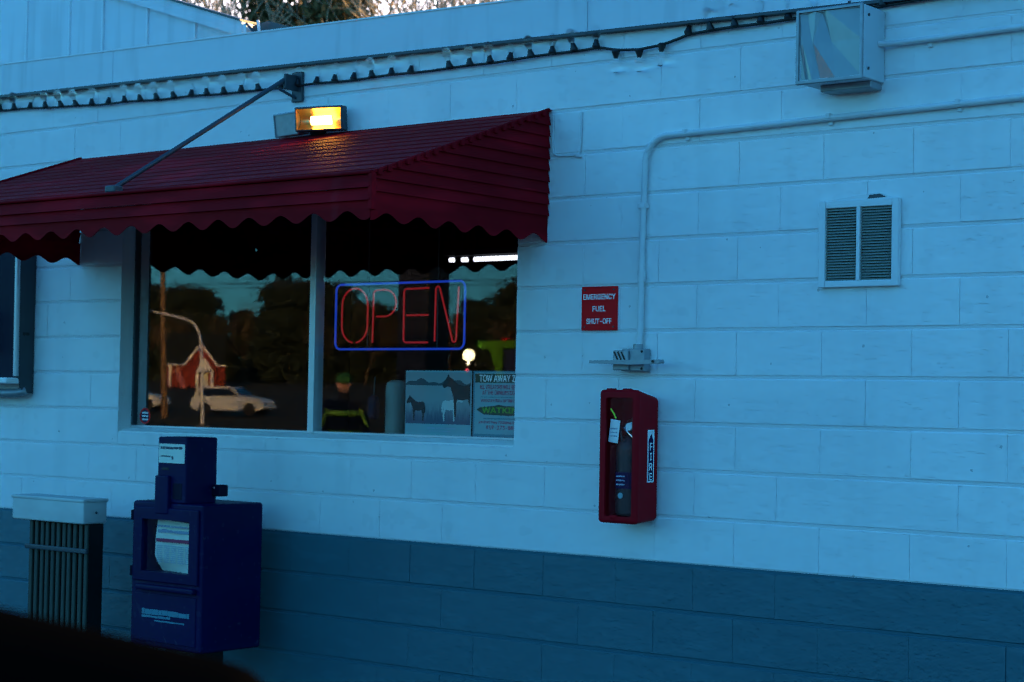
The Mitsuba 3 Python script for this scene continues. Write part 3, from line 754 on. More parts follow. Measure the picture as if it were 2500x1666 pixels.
v = np.array([[wx0, ny0 + 0.006, wz0], [wx1, ny0 + 0.006, wz0], [wx1, ny0 + 0.006, wz1], [wx0, ny0 + 0.006, wz1]])
add('window_pane', trimesh.Trimesh(v, [[0, 1, 2], [0, 2, 3]], process=False), 'm_pane', parent=NB)
add('lower_panel', rbx(nx0 + 0.03, nx1 - 0.035, ny0 - 0.006, ny0 + 0.004, 0.275, 0.515, 0.004), 'm_navy', 30, parent=NB)
add('faded_print', cat([marks(-7.215, -6.865, ny0 - 0.006, 0.410, 0.030, 3, 0.08), marks(-7.215, -7.00, ny0 - 0.006, 0.394, 0.014, 9, 0.15), marks(-7.12, -6.90, ny0 - 0.006, 0.378, 0.010, 5)]), 'm_teal_ink', parent=NB)
hx0, hx1 = -7.130, -6.918
add('coin_housing', rbx(hx0, hx1, ny0 + 0.0, ny0 + 0.205, nz1 - 0.002, 1.298, 0.008), 'm_navy', 30, parent=NB)
add('price_card', rbx(-7.118, -6.930, ny0 - 0.004, ny0 + 0.002, 1.168, 1.264, 0.001), 'm_paper', parent=NB)
add('card_print', cat([marks(-7.105, -6.945, ny0 - 0.004, 1.236, 0.015, 11, 0.2), marks(-7.105, -7.03, ny0 - 0.004, 1.198, 0.008, 12), bx(-7.022, -7.010, ny0 - 0.005, ny0 - 0.003, 1.185, 1.203)]), 'm_ink', parent=NB, kind='stuff')
add('coin_plate', rbx(-7.126, -7.028, ny0 - 0.020, ny0 + 0.004, 0.915, 1.105, 0.006), 'm_navy', 30, parent=NB)
add('coin_slot', rbx(-7.095, -7.045, ny0 - 0.003, ny0 + 0.002, 1.135, 1.145, 0.001), 'm_black', parent=NB)
add('coin_return', rbx(-7.015, -6.945, ny0 - 0.002, ny0 + 0.002, 0.99, 1.07, 0.003), 'm_navy_dark', parent=NB)
add('lock_box', rbx(-6.917, -6.860, -0.43, -0.37, 1.005, 1.062, 0.006), 'm_navy_dark', 30, parent=NB)
add('lock', trimesh.creation.icosphere(1, 0.007).apply_translation((-6.897, -0.432, 1.048)), 'm_chrome', parent=NB)
NP = thing('newspaper', 'folded yellowed newspaper standing behind the window of the blue box', 'newspaper')
uu = np.linspace(0, 1, 14)
nv = []
for z_, k_ in ((0.618, 0.6), (0.66, 0.25), (0.70, 0.0), (0.80, 0.0), (0.883, 0.10)):
    for u in uu:
        nv.append([-7.178 + 0.306 * u + 0.010 * (z_ - 0.618) / 0.27 * (1 - u), ny0 + 0.036 + 0.10 * k_ * (1 - u) + 0.012 * math.sin(u * 3.1), z_ - 0.014 * (z_ > 0.85) * u])
ni = np.arange(len(nv)).reshape(5, 14)
nf = np.stack([ni[:-1, :-1], ni[:-1, 1:], ni[1:, 1:], ni[1:, :-1]], -1).reshape(-1, 4)
add('front_page', (np.array(nv), nf), 'm_paper', True, parent=NP)
nyp = ny0 + 0.0335
add('print', cat([marks(-7.160, -6.935, nyp, 0.846, 0.010, 21), marks(-7.155, -6.92, nyp + 0.003, 0.816, 0.020, 22, 0.12)]), 'm_faded_print', parent=NP)
add('headline_bar', bx(-7.165, -6.895, nyp - 0.0005, nyp + 0.010, 0.772, 0.788), 'm_red_ink', parent=NP)
add('columns', cat([marks(-7.160 + 0.052 * j, -7.118 + 0.052 * j, nyp + 0.002, 0.750 - 0.010 * i, 0.005, 100 + 13 * i + j) for i in range(9) for j in range(5)]), 'm_faded_print', parent=NP)

# ------------------------------------------------------------------ slatted bin with white lid
TB = thing('slatted_bin', 'narrow bin of dark upright slats with a wide white box lid at the left', 'bin')
add('lid', rbx(-8.30, -7.70, -0.598, -0.442, 0.826, 0.950, 0.010), 'm_lid', 30, parent=TB)
add('lid_rim', rbx(-8.305, -7.695, -0.603, -0.437, 0.938, 0.957, 0.006), 'm_lid', 30, parent=TB)
for i in range(11):
    x = -8.180 + i * 0.0455
    add('slat', rbx(x - 0.013, x + 0.013, -0.560 + rng.uniform(-.002, .002), -0.545, 0.06, 0.824, 0.004), 'm_slat', 30, parent=TB)
for zh in (0.672, 0.16):
    add('hoop', rbx(-8.215, -7.70, -0.575, -0.560, zh, zh + 0.025, 0.004), 'm_dark_metal', 30, parent=TB)
add('inner_box', bx(-8.19, -7.715, -0.543, -0.452, 0.03, 0.824), 'm_black', parent=TB)
add('lid_screw', trimesh.creation.icosphere(1, 0.007).apply_translation((-7.699, -0.515, 0.885)), 'm_dark_metal', parent=TB)

# ------------------------------------------------------------------ wall-mounted hood at the left edge
PH = thing('phone_hood', 'wall-mounted phone hood with a dark side panel at the left edge', 'phone booth')
pX = -8.93
add('side_panel', extr_yz(Polygon([(-0.004, 1.50), (-0.004, 2.40), (-0.125, 2.40), (-0.118, 1.62), (-0.09, 1.53), (-0.06, 1.50)]), pX - 0.012, pX), 'm_dark_metal', parent=PH)
add('edge_trim', cat([tube([(pX - 0.008, -0.130, 2.40), (pX - 0.008, -0.122, 1.60)], 0.016, 8)]), 'm_alu', True, parent=PH)
add('side_panel', extr_yz(Polygon([(-0.004, 1.50), (-0.004, 2.40), (-0.125, 2.40), (-0.118, 1.62), (-0.06, 1.50)]), -9.60, -9.588), 'm_dark_metal', parent=PH)
add('back_panel', bx(-9.587, pX - 0.013, -0.02, -0.004, 1.56, 2.40), 'm_navy_dark', parent=PH)
add('shelf', rbx(-9.587, pX - 0.004, -0.190, -0.02, 1.555, 1.590, 0.008), 'm_white', parent=PH)
add('tray', cat([tube([(-9.5, -0.10, 1.505), (-9.10, -0.10, 1.500), (-8.96, -0.085, 1.503), (-8.935, -0.05, 1.52)], 0.026, 10)]), 'm_galv', True, parent=PH)
add('side_slot', rbx(pX - 0.001, pX + 0.004, -0.085, -0.040, 1.838, 1.856, 0.002), 'm_black', parent=PH)
add('handset', cat([tube([(-9.35, -0.06, 1.75), (-9.35, -0.10, 1.80), (-9.35, -0.10, 1.95), (-9.35, -0.06, 2.0)], 0.02, 8)]), 'm_black', True, parent=PH)

# ------------------------------------------------------------------ in the shop window
NE = thing('open_sign', 'neon sign spelling OPEN in red inside a blue border', 'neon sign')
NYN = 0.2
bx0, bx1, bz0, bz1, br = -6.690, -5.818, 1.759, 2.094, 0.035


def rr_path(x0, x1, z0, z1, r, n=6):
    pts = []
    for cx_, cz_, a0 in ((x1 - r, z1 - r, 90), (x1 - r, z0 + r, 0), (x0 + r, z0 + r, -90), (x0 + r, z1 - r, -180)):
        for k in range(n + 1):
            a_ = math.radians(a0 - 90 * k / n)
            pts.append((cx_ + r * math.cos(a_), cz_ + r * math.sin(a_)))
    return pts


bp = rr_path(bx0, bx1, bz0, bz1, br)
bp = bp + [bp[0]]
BLUE, RED = (0.0003, 0.0022, 0.026), (0.0105, 0.0001, 0.00015)
add('border_tube', tube([(x, NYN, z) for x, z in bp], 0.0062, 8), 'm_black', True, parent=NE, **emit([q * 0.8 for q in BLUE]))


def arc_(cx_, cz_, rx, rz_, a0, a1, n=10):
    return [(cx_ + rx * math.cos(math.radians(a)), cz_ + rz_ * math.sin(math.radians(a))) for a in np.linspace(a0, a1, n)]


lt, lb = 2.062, 1.792
O = arc_(-6.552, 1.985, 0.090, 0.088, 0, 180, 12) + arc_(-6.552, 1.880, 0.090, 0.088, 180, 262, 7)
O2 = arc_(-6.552, 1.985, 0.090, 0.088, 0, -0.1, 2) + arc_(-6.552, 1.880, 0.090, 0.088, 0, -82, 7)
Pl = [(-6.425, lb), (-6.422, 2.035)] + arc_(-6.402, 2.040, 0.02, 0.02, 180, 95, 4) + [(-6.355, lt)] + arc_(-6.345, 1.993, 0.078, 0.068, 88, -80, 12) + [(-6.400, 1.925)]
El = [(-6.048, lt + 0.002), (-6.18, lt)] + arc_(-6.195, 2.045, 0.02, 0.018, 90, 180, 4) + [(-6.213, 1.815)] + arc_(-6.195, 1.808, 0.018, 0.016, 180, 270, 4) + [(-6.050, lb)]
El2 = [(-6.196, 1.929), (-6.050, 1.929)]
Nl = [(-6.006, lb + 0.004), (-6.004, 2.045)] + arc_(-5.990, 2.052, 0.014, 0.018, 180, 20, 5) + [(-5.893, 1.808)] + arc_(-5.880, 1.806, 0.013, 0.014, 200, 350, 5) + [(-5.855, 2.066)]
for nm, strokes in (('letter_o', (O, O2)), ('letter_p', (Pl,)), ('letter_e', (El, El2)), ('letter_n', (Nl,))):
    add(nm, cat([tube([(x, NYN - 0.004, z) for x, z in s], 0.0052, 8) for s in strokes]), 'm_black', True, parent=NE, **emit(RED))
add('backing_frame', cat([tube([(bx0 + 0.2, NYN + 0.03, bz0 - 0.01), (bx0 + 0.2, NYN + 0.03, 2.43)], 0.004, 5), tube([(bx1 - 0.2, NYN + 0.03, bz0 - 0.01), (bx1 - 0.2, NYN + 0.03, 2.43)], 0.004, 5)]), 'm_black', parent=NE)
# posters behind the glass
PO = thing('horse_poster', 'poster of dark horses on a misty plain behind the right pane', 'poster')
px0, px1, pz0, pz1 = -6.126, -5.700, GB + 0.013, 1.650
add('sheet', bx(px0, px1, 0.122, 0.124, pz0, pz1), 'm_poster_white', parent=PO)
add('picture', bx(px0 + 0.004, px1 - 0.006, 0.1205, 0.1218, 1.388, 1.642), 'm_meadow', parent=PO)
hx = np.linspace(px0 + 0.004, px1 - 0.006, 26)
add('hills', extr_xz(Polygon([(hx[0], 1.578)] + [(x, 1.598 + 0.010 * math.sin(x * 31) + 0.006 * math.sin(x * 77)) for x in hx] + [(hx[-1], 1.575)]), 0.1196, 0.1204), 'm_hills', parent=PO)


def horse(x, z, s, flip=1):
    """a standing horse, seen from the side"""
    o = [(-1.02, 1.28), (-1.05, 1.40), (-0.80, 1.72), (-0.72, 1.86), (-0.66, 1.74), (-0.45, 1.62), (-0.18, 1.42), (0.15, 1.34), (0.50, 1.40), (0.68, 1.28), (0.78, 0.9), (0.74, 0.55), (0.66, 0.62), (0.62, 1.0),
         (0.60, 0.85), (0.66, 0.50), (0.60, 0.0), (0.50, 0.0), (0.52, 0.45), (0.40, 0.78), (0.1, 0.72), (-0.2, 0.74), (-0.26, 0.45), (-0.26, 0.0), (-0.36, 0.0), (-0.38, 0.48), (-0.42, 0.85), (-0.50, 1.05),
         (-0.60, 1.30), (-0.78, 1.32), (-0.92, 1.24)]
    return Polygon([(x + flip * s * a, z + s * b) for a, b in o]).buffer(0)


add('horse', extr_xz(horse(-6.045, 1.402, 0.068, 1), 0.1186, 0.1194), 'm_horse', parent=PO)
add('horse', extr_xz(horse(-5.765, 1.425, 0.112, 1).intersection(sbox(-6.1, 1.3, px1 - 0.008, 1.64)), 0.1186, 0.1194), 'm_horse', parent=PO)
add('horse', extr_xz(horse(-5.83, 1.402, 0.074, -1), 0.1188, 0.1195), 'm_horse_pale', parent=PO)
add('caption', cat([marks(-5.98, -5.80, 0.1218, 1.365, 0.005, 71), marks(-5.97, -5.83, 0.1218, 1.352, 0.004, 72)]), 'm_faded_print', parent=PO)
TW = thing('tow_away_sign', 'white TOW AWAY ZONE notice with a green logo behind the right pane', 'sign')
tx0, tx1, tz0, tz1 = -5.690, -5.345, GB + 0.014, 1.650
add('board', bx(tx0, tx1, 0.1215, 0.1245, tz0, tz1), 'm_teal_ink', parent=TW)
add('face', bx(tx0 + 0.012, tx1, 0.1200, 0.1214, tz0 + 0.012, tz1 - 0.008), 'm_poster_white', parent=TW)
add('header_band', bx(tx0 + 0.014, tx1, 0.1190, 0.1199, 1.593, 1.636), 'm_dark_green_ink', parent=TW)
tcx = -5.505
ty = 0.1199
add('header_text', text_front('TOW AWAY ZONE', 0.031, tcx, 0.1189, 1.599, 0.29, True, 0.0008), 'm_letter', parent=TW)
for s, h, z, w in (('ALL VIOLATORS WILL BE TOWED', 0.019, 1.563, 0.285), ('AT THE OWNER\'S EXPENSE', 0.019, 1.536, 0.25), ('VEHICLES WILL BE IMPOUNDED', 0.013, 1.501, 0.27), ('1818 NC Hwy 70 Selma, NC 27576', 0.012, 1.398, 0.29), ('919-273-8808', 0.018, 1.370, 0.20)):
    add('red_text', text_front(s, h, tcx, ty, z, w, True, 0.0008), 'm_red_ink', parent=TW)
add('rule', cat([bx(-5.64, -5.37, ty - 0.0008, ty, 1.522, 1.526), bx(-5.62, -5.38, ty - 0.0008, ty, 1.418, 1.424)]), 'm_teal_ink', parent=TW)
add('logo', extr_xz(Polygon([(-5.665, 1.462), (-5.645, 1.475), (-5.56, 1.482), (-5.53, 1.488), (-5.49, 1.482), (-5.36, 1.482), (-5.36, 1.452), (-5.40, 1.440), (-5.47, 1.436), (-5.62, 1.440)]), ty - 0.0008, ty), 'm_dark_green_ink', parent=TW)
add('logo_text', text_front('WATKINS', 0.026, tcx, ty - 0.0009, 1.449, 0.25, True, 0.0008), 'm_green_ink', parent=TW)
ST2 = thing('window_sticker', 'round striped red, white and blue sticker low on the left pane', 'sticker')
skc = (-8.066, 1.386)
ring = lambda r0, r1: extr_xz(Polygon(arc_(*skc, r1, r1, 0, 360, 28)).difference(Polygon(arc_(*skc, r0, r0, 0, 360, 28))), 0.1105, 0.1120)
add('disc', extr_xz(Polygon(arc_(*skc, 0.040, 0.040, 0, 360, 28)), 0.1122, 0.1130), 'm_navy', parent=ST2)
add('rim', ring(0.036, 0.045), 'm_red_sign', parent=ST2)
add('stripes', cat([bx(skc[0] - 0.026, skc[0] + 0.026, 0.1108, 0.1120, skc[1] + dz, skc[1] + dz + 0.009) for dz in (-0.024, -0.005, 0.013)]), 'm_white', parent=ST2)
CY = thing('white_cylinder', 'pale green rounded canister standing on the sill inside the window', 'canister')
add('canister', lathe([(0, 1.26), (0.058, 1.262), (0.060, 1.27), (0.060, 1.565), (0.052, 1.592), (0.03, 1.603), (0, 1.605)], (-6.395, 0.36, 0), 24), 'm_cyl', 40, parent=CY)
BG = thing('dark_bag', 'dark blue bag hanging beside the pale canister inside the window', 'bag')
add('bag', rbx(-6.50, -6.45, 0.24, 0.30, 1.40, 1.525, 0.02), 'm_navy_dark', True, parent=BG)
add('strap', tube([(-6.475, 0.27, 1.52), (-6.472, 0.27, 1.58), (-6.468, 0.27, 1.62)], 0.004, 5), 'm_black', parent=BG)
SHF = thing('window_shelf', 'dark low shelf inside along the shop window', 'shelf')
add('board', bx(-8.1, -5.4, 0.21, 0.62, 1.225, 1.26), 'm_interior', parent=SHF)
add('leg', cat([bx(-8.08, -8.04, 0.25, 0.58, 0.03, 1.225), bx(-5.46, -5.42, 0.25, 0.58, 0.03, 1.225)]), 'm_interior', parent=SHF)
for i, (x0_, x1_, yy_, zz_) in enumerate(((-7.66, -6.2, 2.5, 2.424), (-7.870, -7.835, 2.5, 2.426), (-7.765, -7.72, 2.5, 2.424))):
    k = thing('tube_light', ('lit fluorescent tube under the ceiling seen through the right pane', 'short lit lamp left of the long tube, the farther left of two', 'short lit lamp just left of the long fluorescent tube')[i], 'lamp')
    add('tube', tube([(x0_, yy_, zz_), (x1_, yy_, zz_)], 0.016, 8), 'm_white', True, parent=k, **emit((0.10, 0.105, 0.12)))
    add('fixture', bx(x0_ - 0.02, x1_ + 0.02, yy_ - 0.05, yy_ + 0.05, zz_ + 0.025, zz_ + 0.06), 'm_interior', parent=k)
    add('hanger', cat([tube([(q, yy_, zz_ + 0.06), (q, yy_, 3.2)], 0.003, 4) for q in (x0_, x1_)]), 'm_interior', parent=k)

# ------------------------------------------------------------------ car door mirror at the lower left, close to the camera
CM = thing('car_door_mirror', 'black car door mirror close to the camera at the lower left corner', 'car mirror')
cc = CAM + 1.25 * (FWD + np.array([-0.60, -0.4, 0.0]) * 0.0)
Rt = np.array([0.7842, 0.6203, 0.0])
Fh = np.array([-0.6203, 0.7842, 0.0])
mc = np.array([-1.058, -5.918, 1.270]) + 0.034 * Rt
hull = m3.Manifold.batch_hull([m3.Manifold.sphere(r, 24).translate(tuple(mc + a * Rt + b * Fh + np.array([0, 0, c]))) for a, b, c, r in
                               ((-0.13, 0.0, 0.035, 0.055), (0.055, 0.0, 0.005, 0.045), (-0.13, 0.0, -0.10, 0.05), (0.055, 0.0, -0.09, 0.04), (-0.10, 0.06, 0.0, 0.05), (0.03, 0.05, -0.03, 0.04))])
add('housing', tri(hull), 'm_black_plastic', True, parent=CM)
add('mirror_foot', tri(m3.Manifold.batch_hull([m3.Manifold.sphere(0.03, 16).translate(tuple(mc + np.array([0, 0, -0.11]) + a * Rt + b * Fh)) for a, b in ((-0.05, 0), (-0.28, -0.02))])), 'm_black_plastic', True, parent=CM)
add('door_skin', place(rbx(-0.9, 0.9, -0.03, 0.03, -0.75, 0.0, 0.03), mc + np.array([-0.25, -0.12, -0.17]) - 0.2 * Fh, Fh, -Rt, np.array([0, 0, 1.0])), 'm_black_plastic', 30, parent=CM)

# ------------------------------------------------------------------ trees


def bare_tree_mesh(seed, height, spread=0.42, levels=5, trunk_r=0.16, twig=0.010, up=0.25):
    r = np.random.default_rng(seed)
    segs, trunk = [], []

    def grow(p, d, length, rad, lev):
        n = 3
        q = p.copy()
        for i in range(n):
            d2 = d + r.normal(0, 0.09, 3); d2[2] += up * 0.12; d2 /= np.linalg.norm(d2)
            e = q + d2 * length / n
            r0, r1 = rad * (1 - 0.25 * i / n), rad * (1 - 0.25 * (i + 1) / n)
            (trunk if lev == 0 else segs).append((q.copy(), e.copy(), max(r0, twig), max(r1, twig)))
            q, d = e, d2
            if lev < levels and i > 0 or (lev == 0 and i > 0):
                for _ in range(2 if lev < levels - 1 else 2):
                    a = r.normal(0, 1, 3); a -= a.dot(d) * d; a /= np.linalg.norm(a)
                    nd = d * math.cos(spread * 1.6) + a * math.sin(spread * 1.6 * r.uniform(0.6, 1.3)); nd[2] += up; nd /= np.linalg.norm(nd)
                    grow(q.copy(), nd, length * r.uniform(0.55, 0.78), rad * 0.52, lev + 1) if lev + 1 <= levels else None

    grow(np.zeros(3), np.array([0, 0, 1.0]), height * 0.42, trunk_r, 0)

    def mesh(ss, sides):
        v, f = [], []
        for p, e, r0, r1 in ss:
            d = e - p; d /= np.linalg.norm(d) + 1e-9
            a = np.cross(d, [0.3, 0.5, 0.8]); a /= np.linalg.norm(a); b = np.cross(d, a)
            k = len(v)
            for (c_, rr) in ((p, r0), (e, r1)):
                for j in range(sides):
                    t = 2 * math.pi * j / sides
                    v.append(c_ + rr * (math.cos(t) * a + math.sin(t) * b))
            for j in range(sides):
                j2 = (j + 1) % sides
                f += [[k + j, k + j2, k + sides + j2], [k + j, k + sides + j2, k + sides + j]]
        return trimesh.Trimesh(np.array(v), np.array(f), process=False)
    return mesh(trunk, 7), mesh(segs, 3)


def leafy_mesh(seed, height, radius, n, size, base=0.12, conic=0.75):
    r = np.random.default_rng(seed)
    clumps = []
    for i in range(70):
        t = r.uniform(base, 1.0)
        R = radius * (1 - conic * (t - base) / (1 - base)) * r.uniform(0.35, 1.05)
        a = r.uniform(0, 2 * math.pi)
        clumps.append((R * math.cos(a), R * math.sin(a), t * height, radius * 0.28 * r.uniform(0.6, 1.3)))
    v, f = [], []
    for i in range(n):
        c = clumps[r.integers(len(clumps))]
        p = np.array(c[:3]) + r.normal(0, 1, 3) * c[3] * np.array([0.55, 0.55, 0.40])
        d = r.normal(0, 1, 3); d[2] -= 0.3; d /= np.linalg.norm(d)
        a = np.cross(d, r.normal(0, 1, 3)); a /= np.linalg.norm(a)
        s = size * r.uniform(0.6, 1.4)
        k = len(v)
        v += [p - d * s, p + a * s * 0.32, p + d * s, p - a * s * 0.32]
        f += [[k, k + 1, k + 2], [k, k + 2, k + 3]]
    trunk = tube([(0, 0, 0), (0.05, 0, height * 0.5), (0, 0, height * 0.95)], [height * 0.018, height * 0.012, 0.02], 7)
    return trunk, trimesh.Trimesh(np.array(v), np.array(f), process=False)


bare = [bare_tree_mesh(s, 17, 0.40, 5, 0.17, 0.011) for s in (3, 8, 21)]
bare_d = [(mikit.ply(t, 'm_bark', 40), mikit.ply(b, 'm_bark_pale')) for t, b in bare]
mat('m_bark_dark', (0.11, 0.075, 0.045), 0.95)
road_d = [(mikit.ply(t, 'm_bark_dark', 40), mikit.ply(b, 'm_bark_dark')) for t, b in bare]
ORD = 'first second third fourth fifth sixth seventh eighth ninth tenth eleventh twelfth'.split()
G1 = 'bare trees behind the store'
back = [(-43.5, 32.5, 0), (-41.0, 33.5, 1), (-38.6, 36.0, 2), (-35.6, 33.0, 0), (-33.2, 32.0, 1), (-31.2, 33.0, 2), (-45.5, 36.0, 1), (-30.0, 37.0, 0), (-47.5, 34.0, 2), (-44.0, 41.0, 0), (-40.0, 44.0, 2)]
for i, (x, y, k) in enumerate(back):
    nth = sorted(range(len(back)), key=lambda q: back[q][0] / (back[q][1] + 6.78)).index(i)
    t = thing('bare_tree', ORD[nth] + ' leafless pale tree from the left behind the store roof', 'tree', G1)
    tw = T().translate([x, y, float(gz(y))]).rotate([0, 0, 1], 47 * i).scale(1.0 + 0.12 * math.sin(i * 2.3))
    add('trunk', bare_d[k][0], None, parent=t, to_world=tw)
    add('crown', bare_d[k][1], None, parent=t, to_world=tw)
t = thing('evergreen_tree', 'bushy evergreen tree in golden light behind the store roof', 'tree')
tr, lf_ = leafy_mesh(5, 16.0, 2.35, 26000, 0.17, 0.25, 0.35)
for q in (tr, lf_): q.apply_translation((-37.3, 30.6, 0))
add('trunk', tr, 'm_bark', 40, parent=t)
add('crown', lf_, 'm_leaf', parent=t)

# ------------------------------------------------------------------ across the street: what the panes reflect
VT = np.array([0.74, 0.6726, 0.0])           # towards the store
VR = np.array([0.6726, -0.74, 0.0])          # to the right in the reflection


def loc(mesh, origin, fr_=VR, fo=VT):
    M = np.eye(4); M[:3, 0], M[:3, 1], M[:3, 2], M[:3, 3] = fr_, -fo, (0, 0, 1), origin
    m = mesh.copy(); m.apply_transform(M); return m


# brick house with a front gable and a white portico
HO = thing('brick_house', 'red brick house with a white trimmed gable mirrored in the left pane', 'house')
ho = np.array([-192.4, -167.0, 2.55])
add('wall', loc(cat([bx(-2.3, 2.25, 0, 6, 0, 3.1), bx(-4.85, -2.301, 0.6, 6, 0, 3.1), bx(2.251, 3.35, 0.6, 6, 0, 3.1), extr_xz(Polygon([(-2.3, 3.101), (2.25, 3.101), (0, 6.0)]), 0.0, 0.3)]), ho), 'm_brick', parent=HO)
add('roof', loc(cat([extr_xz(Polygon([(-2.6, 2.95), (0, 6.35), (2.6, 2.95), (2.45, 2.95), (0, 6.15), (-2.45, 2.95)]), -0.25, 6.0), extr_yz(Polygon([(0.3, 3.1), (5.5, 7.6), (10.5, 3.1)]), -5.1, 3.45)]), ho), 'm_shingle', parent=HO)
add('rake_board', loc(cat([extr_xz(Polygon([(-2.55, 2.9), (0, 6.25), (2.55, 2.9), (2.22, 2.9), (0, 5.80), (-2.22, 2.9)]), -0.30, -0.26), bx(2.2, 3.5, 0.3, 0.5, 2.95, 3.15), bx(-5.0, -2.3, 0.3, 0.5, 2.95, 3.15)]), ho), 'm_white', parent=HO)
add('portico', loc(cat([extr_xz(Polygon([(-0.6, 2.2), (1.75, 2.2), (0.55, 4.05)]), -0.9, -0.1), bx(1.4, 1.75, -0.9, -0.5, -0.2, 2.2), bx(-0.6, -0.25, -0.9, -0.5, -0.2, 2.2)]), ho), 'm_white', parent=HO)
add('door', loc(bx(0.2, 1.0, -0.06, -0.01, 0, 2.0), ho), 'm_paper', parent=HO)
add('corner_board', loc(bx(-4.3, -4.0, 0.45, 0.58, 0, 3.0), ho), 'm_white', parent=HO)
FG = thing('flag', 'red and white flag hanging on the left wing of the brick house', 'flag')
add('cloth', loc(extr_xz(Polygon([(-3.4, 2.4), (-2.9, 2.5), (-2.2, 1.0), (-1.9, -0.4), (-2.4, -0.5), (-3.2, 1.2)]), -0.4, -0.36), ho), 'm_flag_red', parent=FG)
add('staff', loc(tube([(-3.6, -0.3, 2.0), (-2.9, -0.5, 2.7)], 0.04, 5), ho), 'm_white', parent=FG)
# street lamp
LP = thing('street_lamp', 'pale curved-arm street lamp mirrored in the left pane', 'street lamp')
add('pole', tube([(-74.9, -61, -0.3), (-75.0, -61, 1.5), (-75.1, -61, 3.2), (-75.2, -61, 4.4), (-75.45, -61, 5.0), (-75.85, -61, 5.42), (-76.4, -61, 5.60), (-78.0, -61, 5.90), (-79.4, -61, 6.12)], [0.085, 0.08, 0.075, 0.068, 0.064, 0.06, 0.055, 0.05, 0.04], 8), 'm_white', True, parent=LP)
add('lamp_head', tri(m3.Manifold.batch_hull([m3.Manifold.sphere(0.09, 10).translate((-79.3 - q, -61, 6.10)) for q in (0, 0.6)])), 'm_dark_metal', True, parent=LP)
add('base', lathe([(0, -0.5), (0.38, -0.5), (0.36, 0.0), (0.16, 0.08), (0, 0.08)], (-74.9, -61, -0.1), 12), 'm_concrete', parent=LP)
# utility pole with its wires
UPO = thing('utility_pole', 'brown wooden utility pole mirrored at the left of the window', 'utility pole')
add('pole', tube([(-86.0, -68, -0.5), (-86.3, -68, 5), (-86.6, -68, 11.5)], [0.20, 0.17, 0.14], 8), 'm_pole_wood', True, parent=UPO)
add('crossarm', bx(-87.7, -85.3, -68.2, -68.05, 10.6, 10.8), 'm_pole_wood', parent=UPO)
WI = thing('overhead_wire', 'two dark overhead wires across the mirrored sky', 'wire')
for z0_, z1_, r_ in ((8.20, 7.95, 0.032), (7.92, 7.72, 0.022)):
    add('strand', tube([(x, -68.2, z0_ + (z1_ - z0_) * (x + 86.5) / 40 - 0.25 * math.sin(math.pi * (x + 86.5) / 60)) for x in np.linspace(-120, -20, 26)], r_, 5), 'm_black', parent=WI)


# cars
def make_car(label, origin, heading, m_body, scale=1.0, group=None):
    k = thing('parked_car', label, 'car', group)
    h = np.asarray(heading, float); h /= np.linalg.norm(h)
    side = np.array([h[1], -h[0], 0])

    def put(mesh):
        M = np.eye(4); M[:3, 0], M[:3, 1], M[:3, 2], M[:3, 3] = h * scale, -side * scale, np.array([0, 0, scale]), origin
        m = mesh.copy(); m.apply_transform(M)
        return m
    prof = [(-2.3, 0.45), (-2.32, 0.95), (-2.15, 1.08), (-1.95, 1.55), (-1.6, 1.68), (0.2, 1.66), (0.95, 1.12), (1.95, 0.98), (2.25, 0.80), (2.32, 0.45), (1.95, 0.30), (-2.0, 0.30)]
    body = extr_xz(Polygon(prof).buffer(-0.06).buffer(0.06), -0.90, 0.90)
    arch = [trimesh.creation.cylinder(0.40, 2.2, sections=20).apply_transform(trimesh.transformations.rotation_matrix(math.pi / 2, (1, 0, 0))).apply_translation((q, 0, 0.36)) for q in (-1.42, 1.42)]
    body = cut(body, *arch)
    v = body.vertices.copy()
    up_ = np.clip((v[:, 2] - 1.0) / 0.7, 0, 1)
    v[:, 1] *= 1 - 0.20 * up_
    body.vertices = v
    add('body', put(body), m_body, 30, parent=k)
    win = Polygon([(-1.85, 1.12), (-1.72, 1.50), (-1.5, 1.56), (0.15, 1.55), (0.72, 1.14)])
    for s in (-1, 1):
        w_ = extr_xz(win, 0.0, 0.02); vv = w_.vertices.copy()
        vv[:, 1] = s * (0.915 * (1 - 0.20 * np.clip((vv[:, 2] - 1.0) / 0.7, 0, 1)) + 0.0 + vv[:, 1] * 0.3)
        w_.vertices = vv
        add('side_window', put(w_), 'm_car_glass', parent=k)
    ws = trimesh.Trimesh([(0.30, -0.66, 1.60), (0.30, 0.66, 1.60), (0.93, 0.76, 1.17), (0.93, -0.76, 1.17)], [[0, 1, 2], [0, 2, 3]], process=False)
    add('windscreen', put(ws), 'm_car_glass', parent=k)
    for q in (-1.42, 1.42):
        for s in (-1, 1):
            add('wheel', put(trimesh.creation.cylinder(0.36, 0.22, sections=20).apply_transform(trimesh.transformations.rotation_matrix(math.pi / 2, (1, 0, 0))).apply_translation((q, s * 0.78, 0.36))), 'm_tyre', parent=k)
    for s in (-1, 1):
        add('headlight', put(rbx(2.16, 2.34, s * 0.62 - 0.16, s * 0.62 + 0.16, 0.68, 0.84, 0.04)), 'm_chrome', 30, parent=k)
    return k


def on(y0, x): return np.array([x, -y0, float(gz(-y0))])


make_car('white estate car behind the street lamp, mirrored in the left pane', np.array([-83.0, -70.8, 0.30]), (0.93, -0.36, 0), 'm_car_white', 1.04)
make_car('white car mostly hidden at the left end of the mirrored street', np.array([-96.0, -74.0, 0.42]), (0.9, -0.4, 0), 'm_car_white', 1.0)
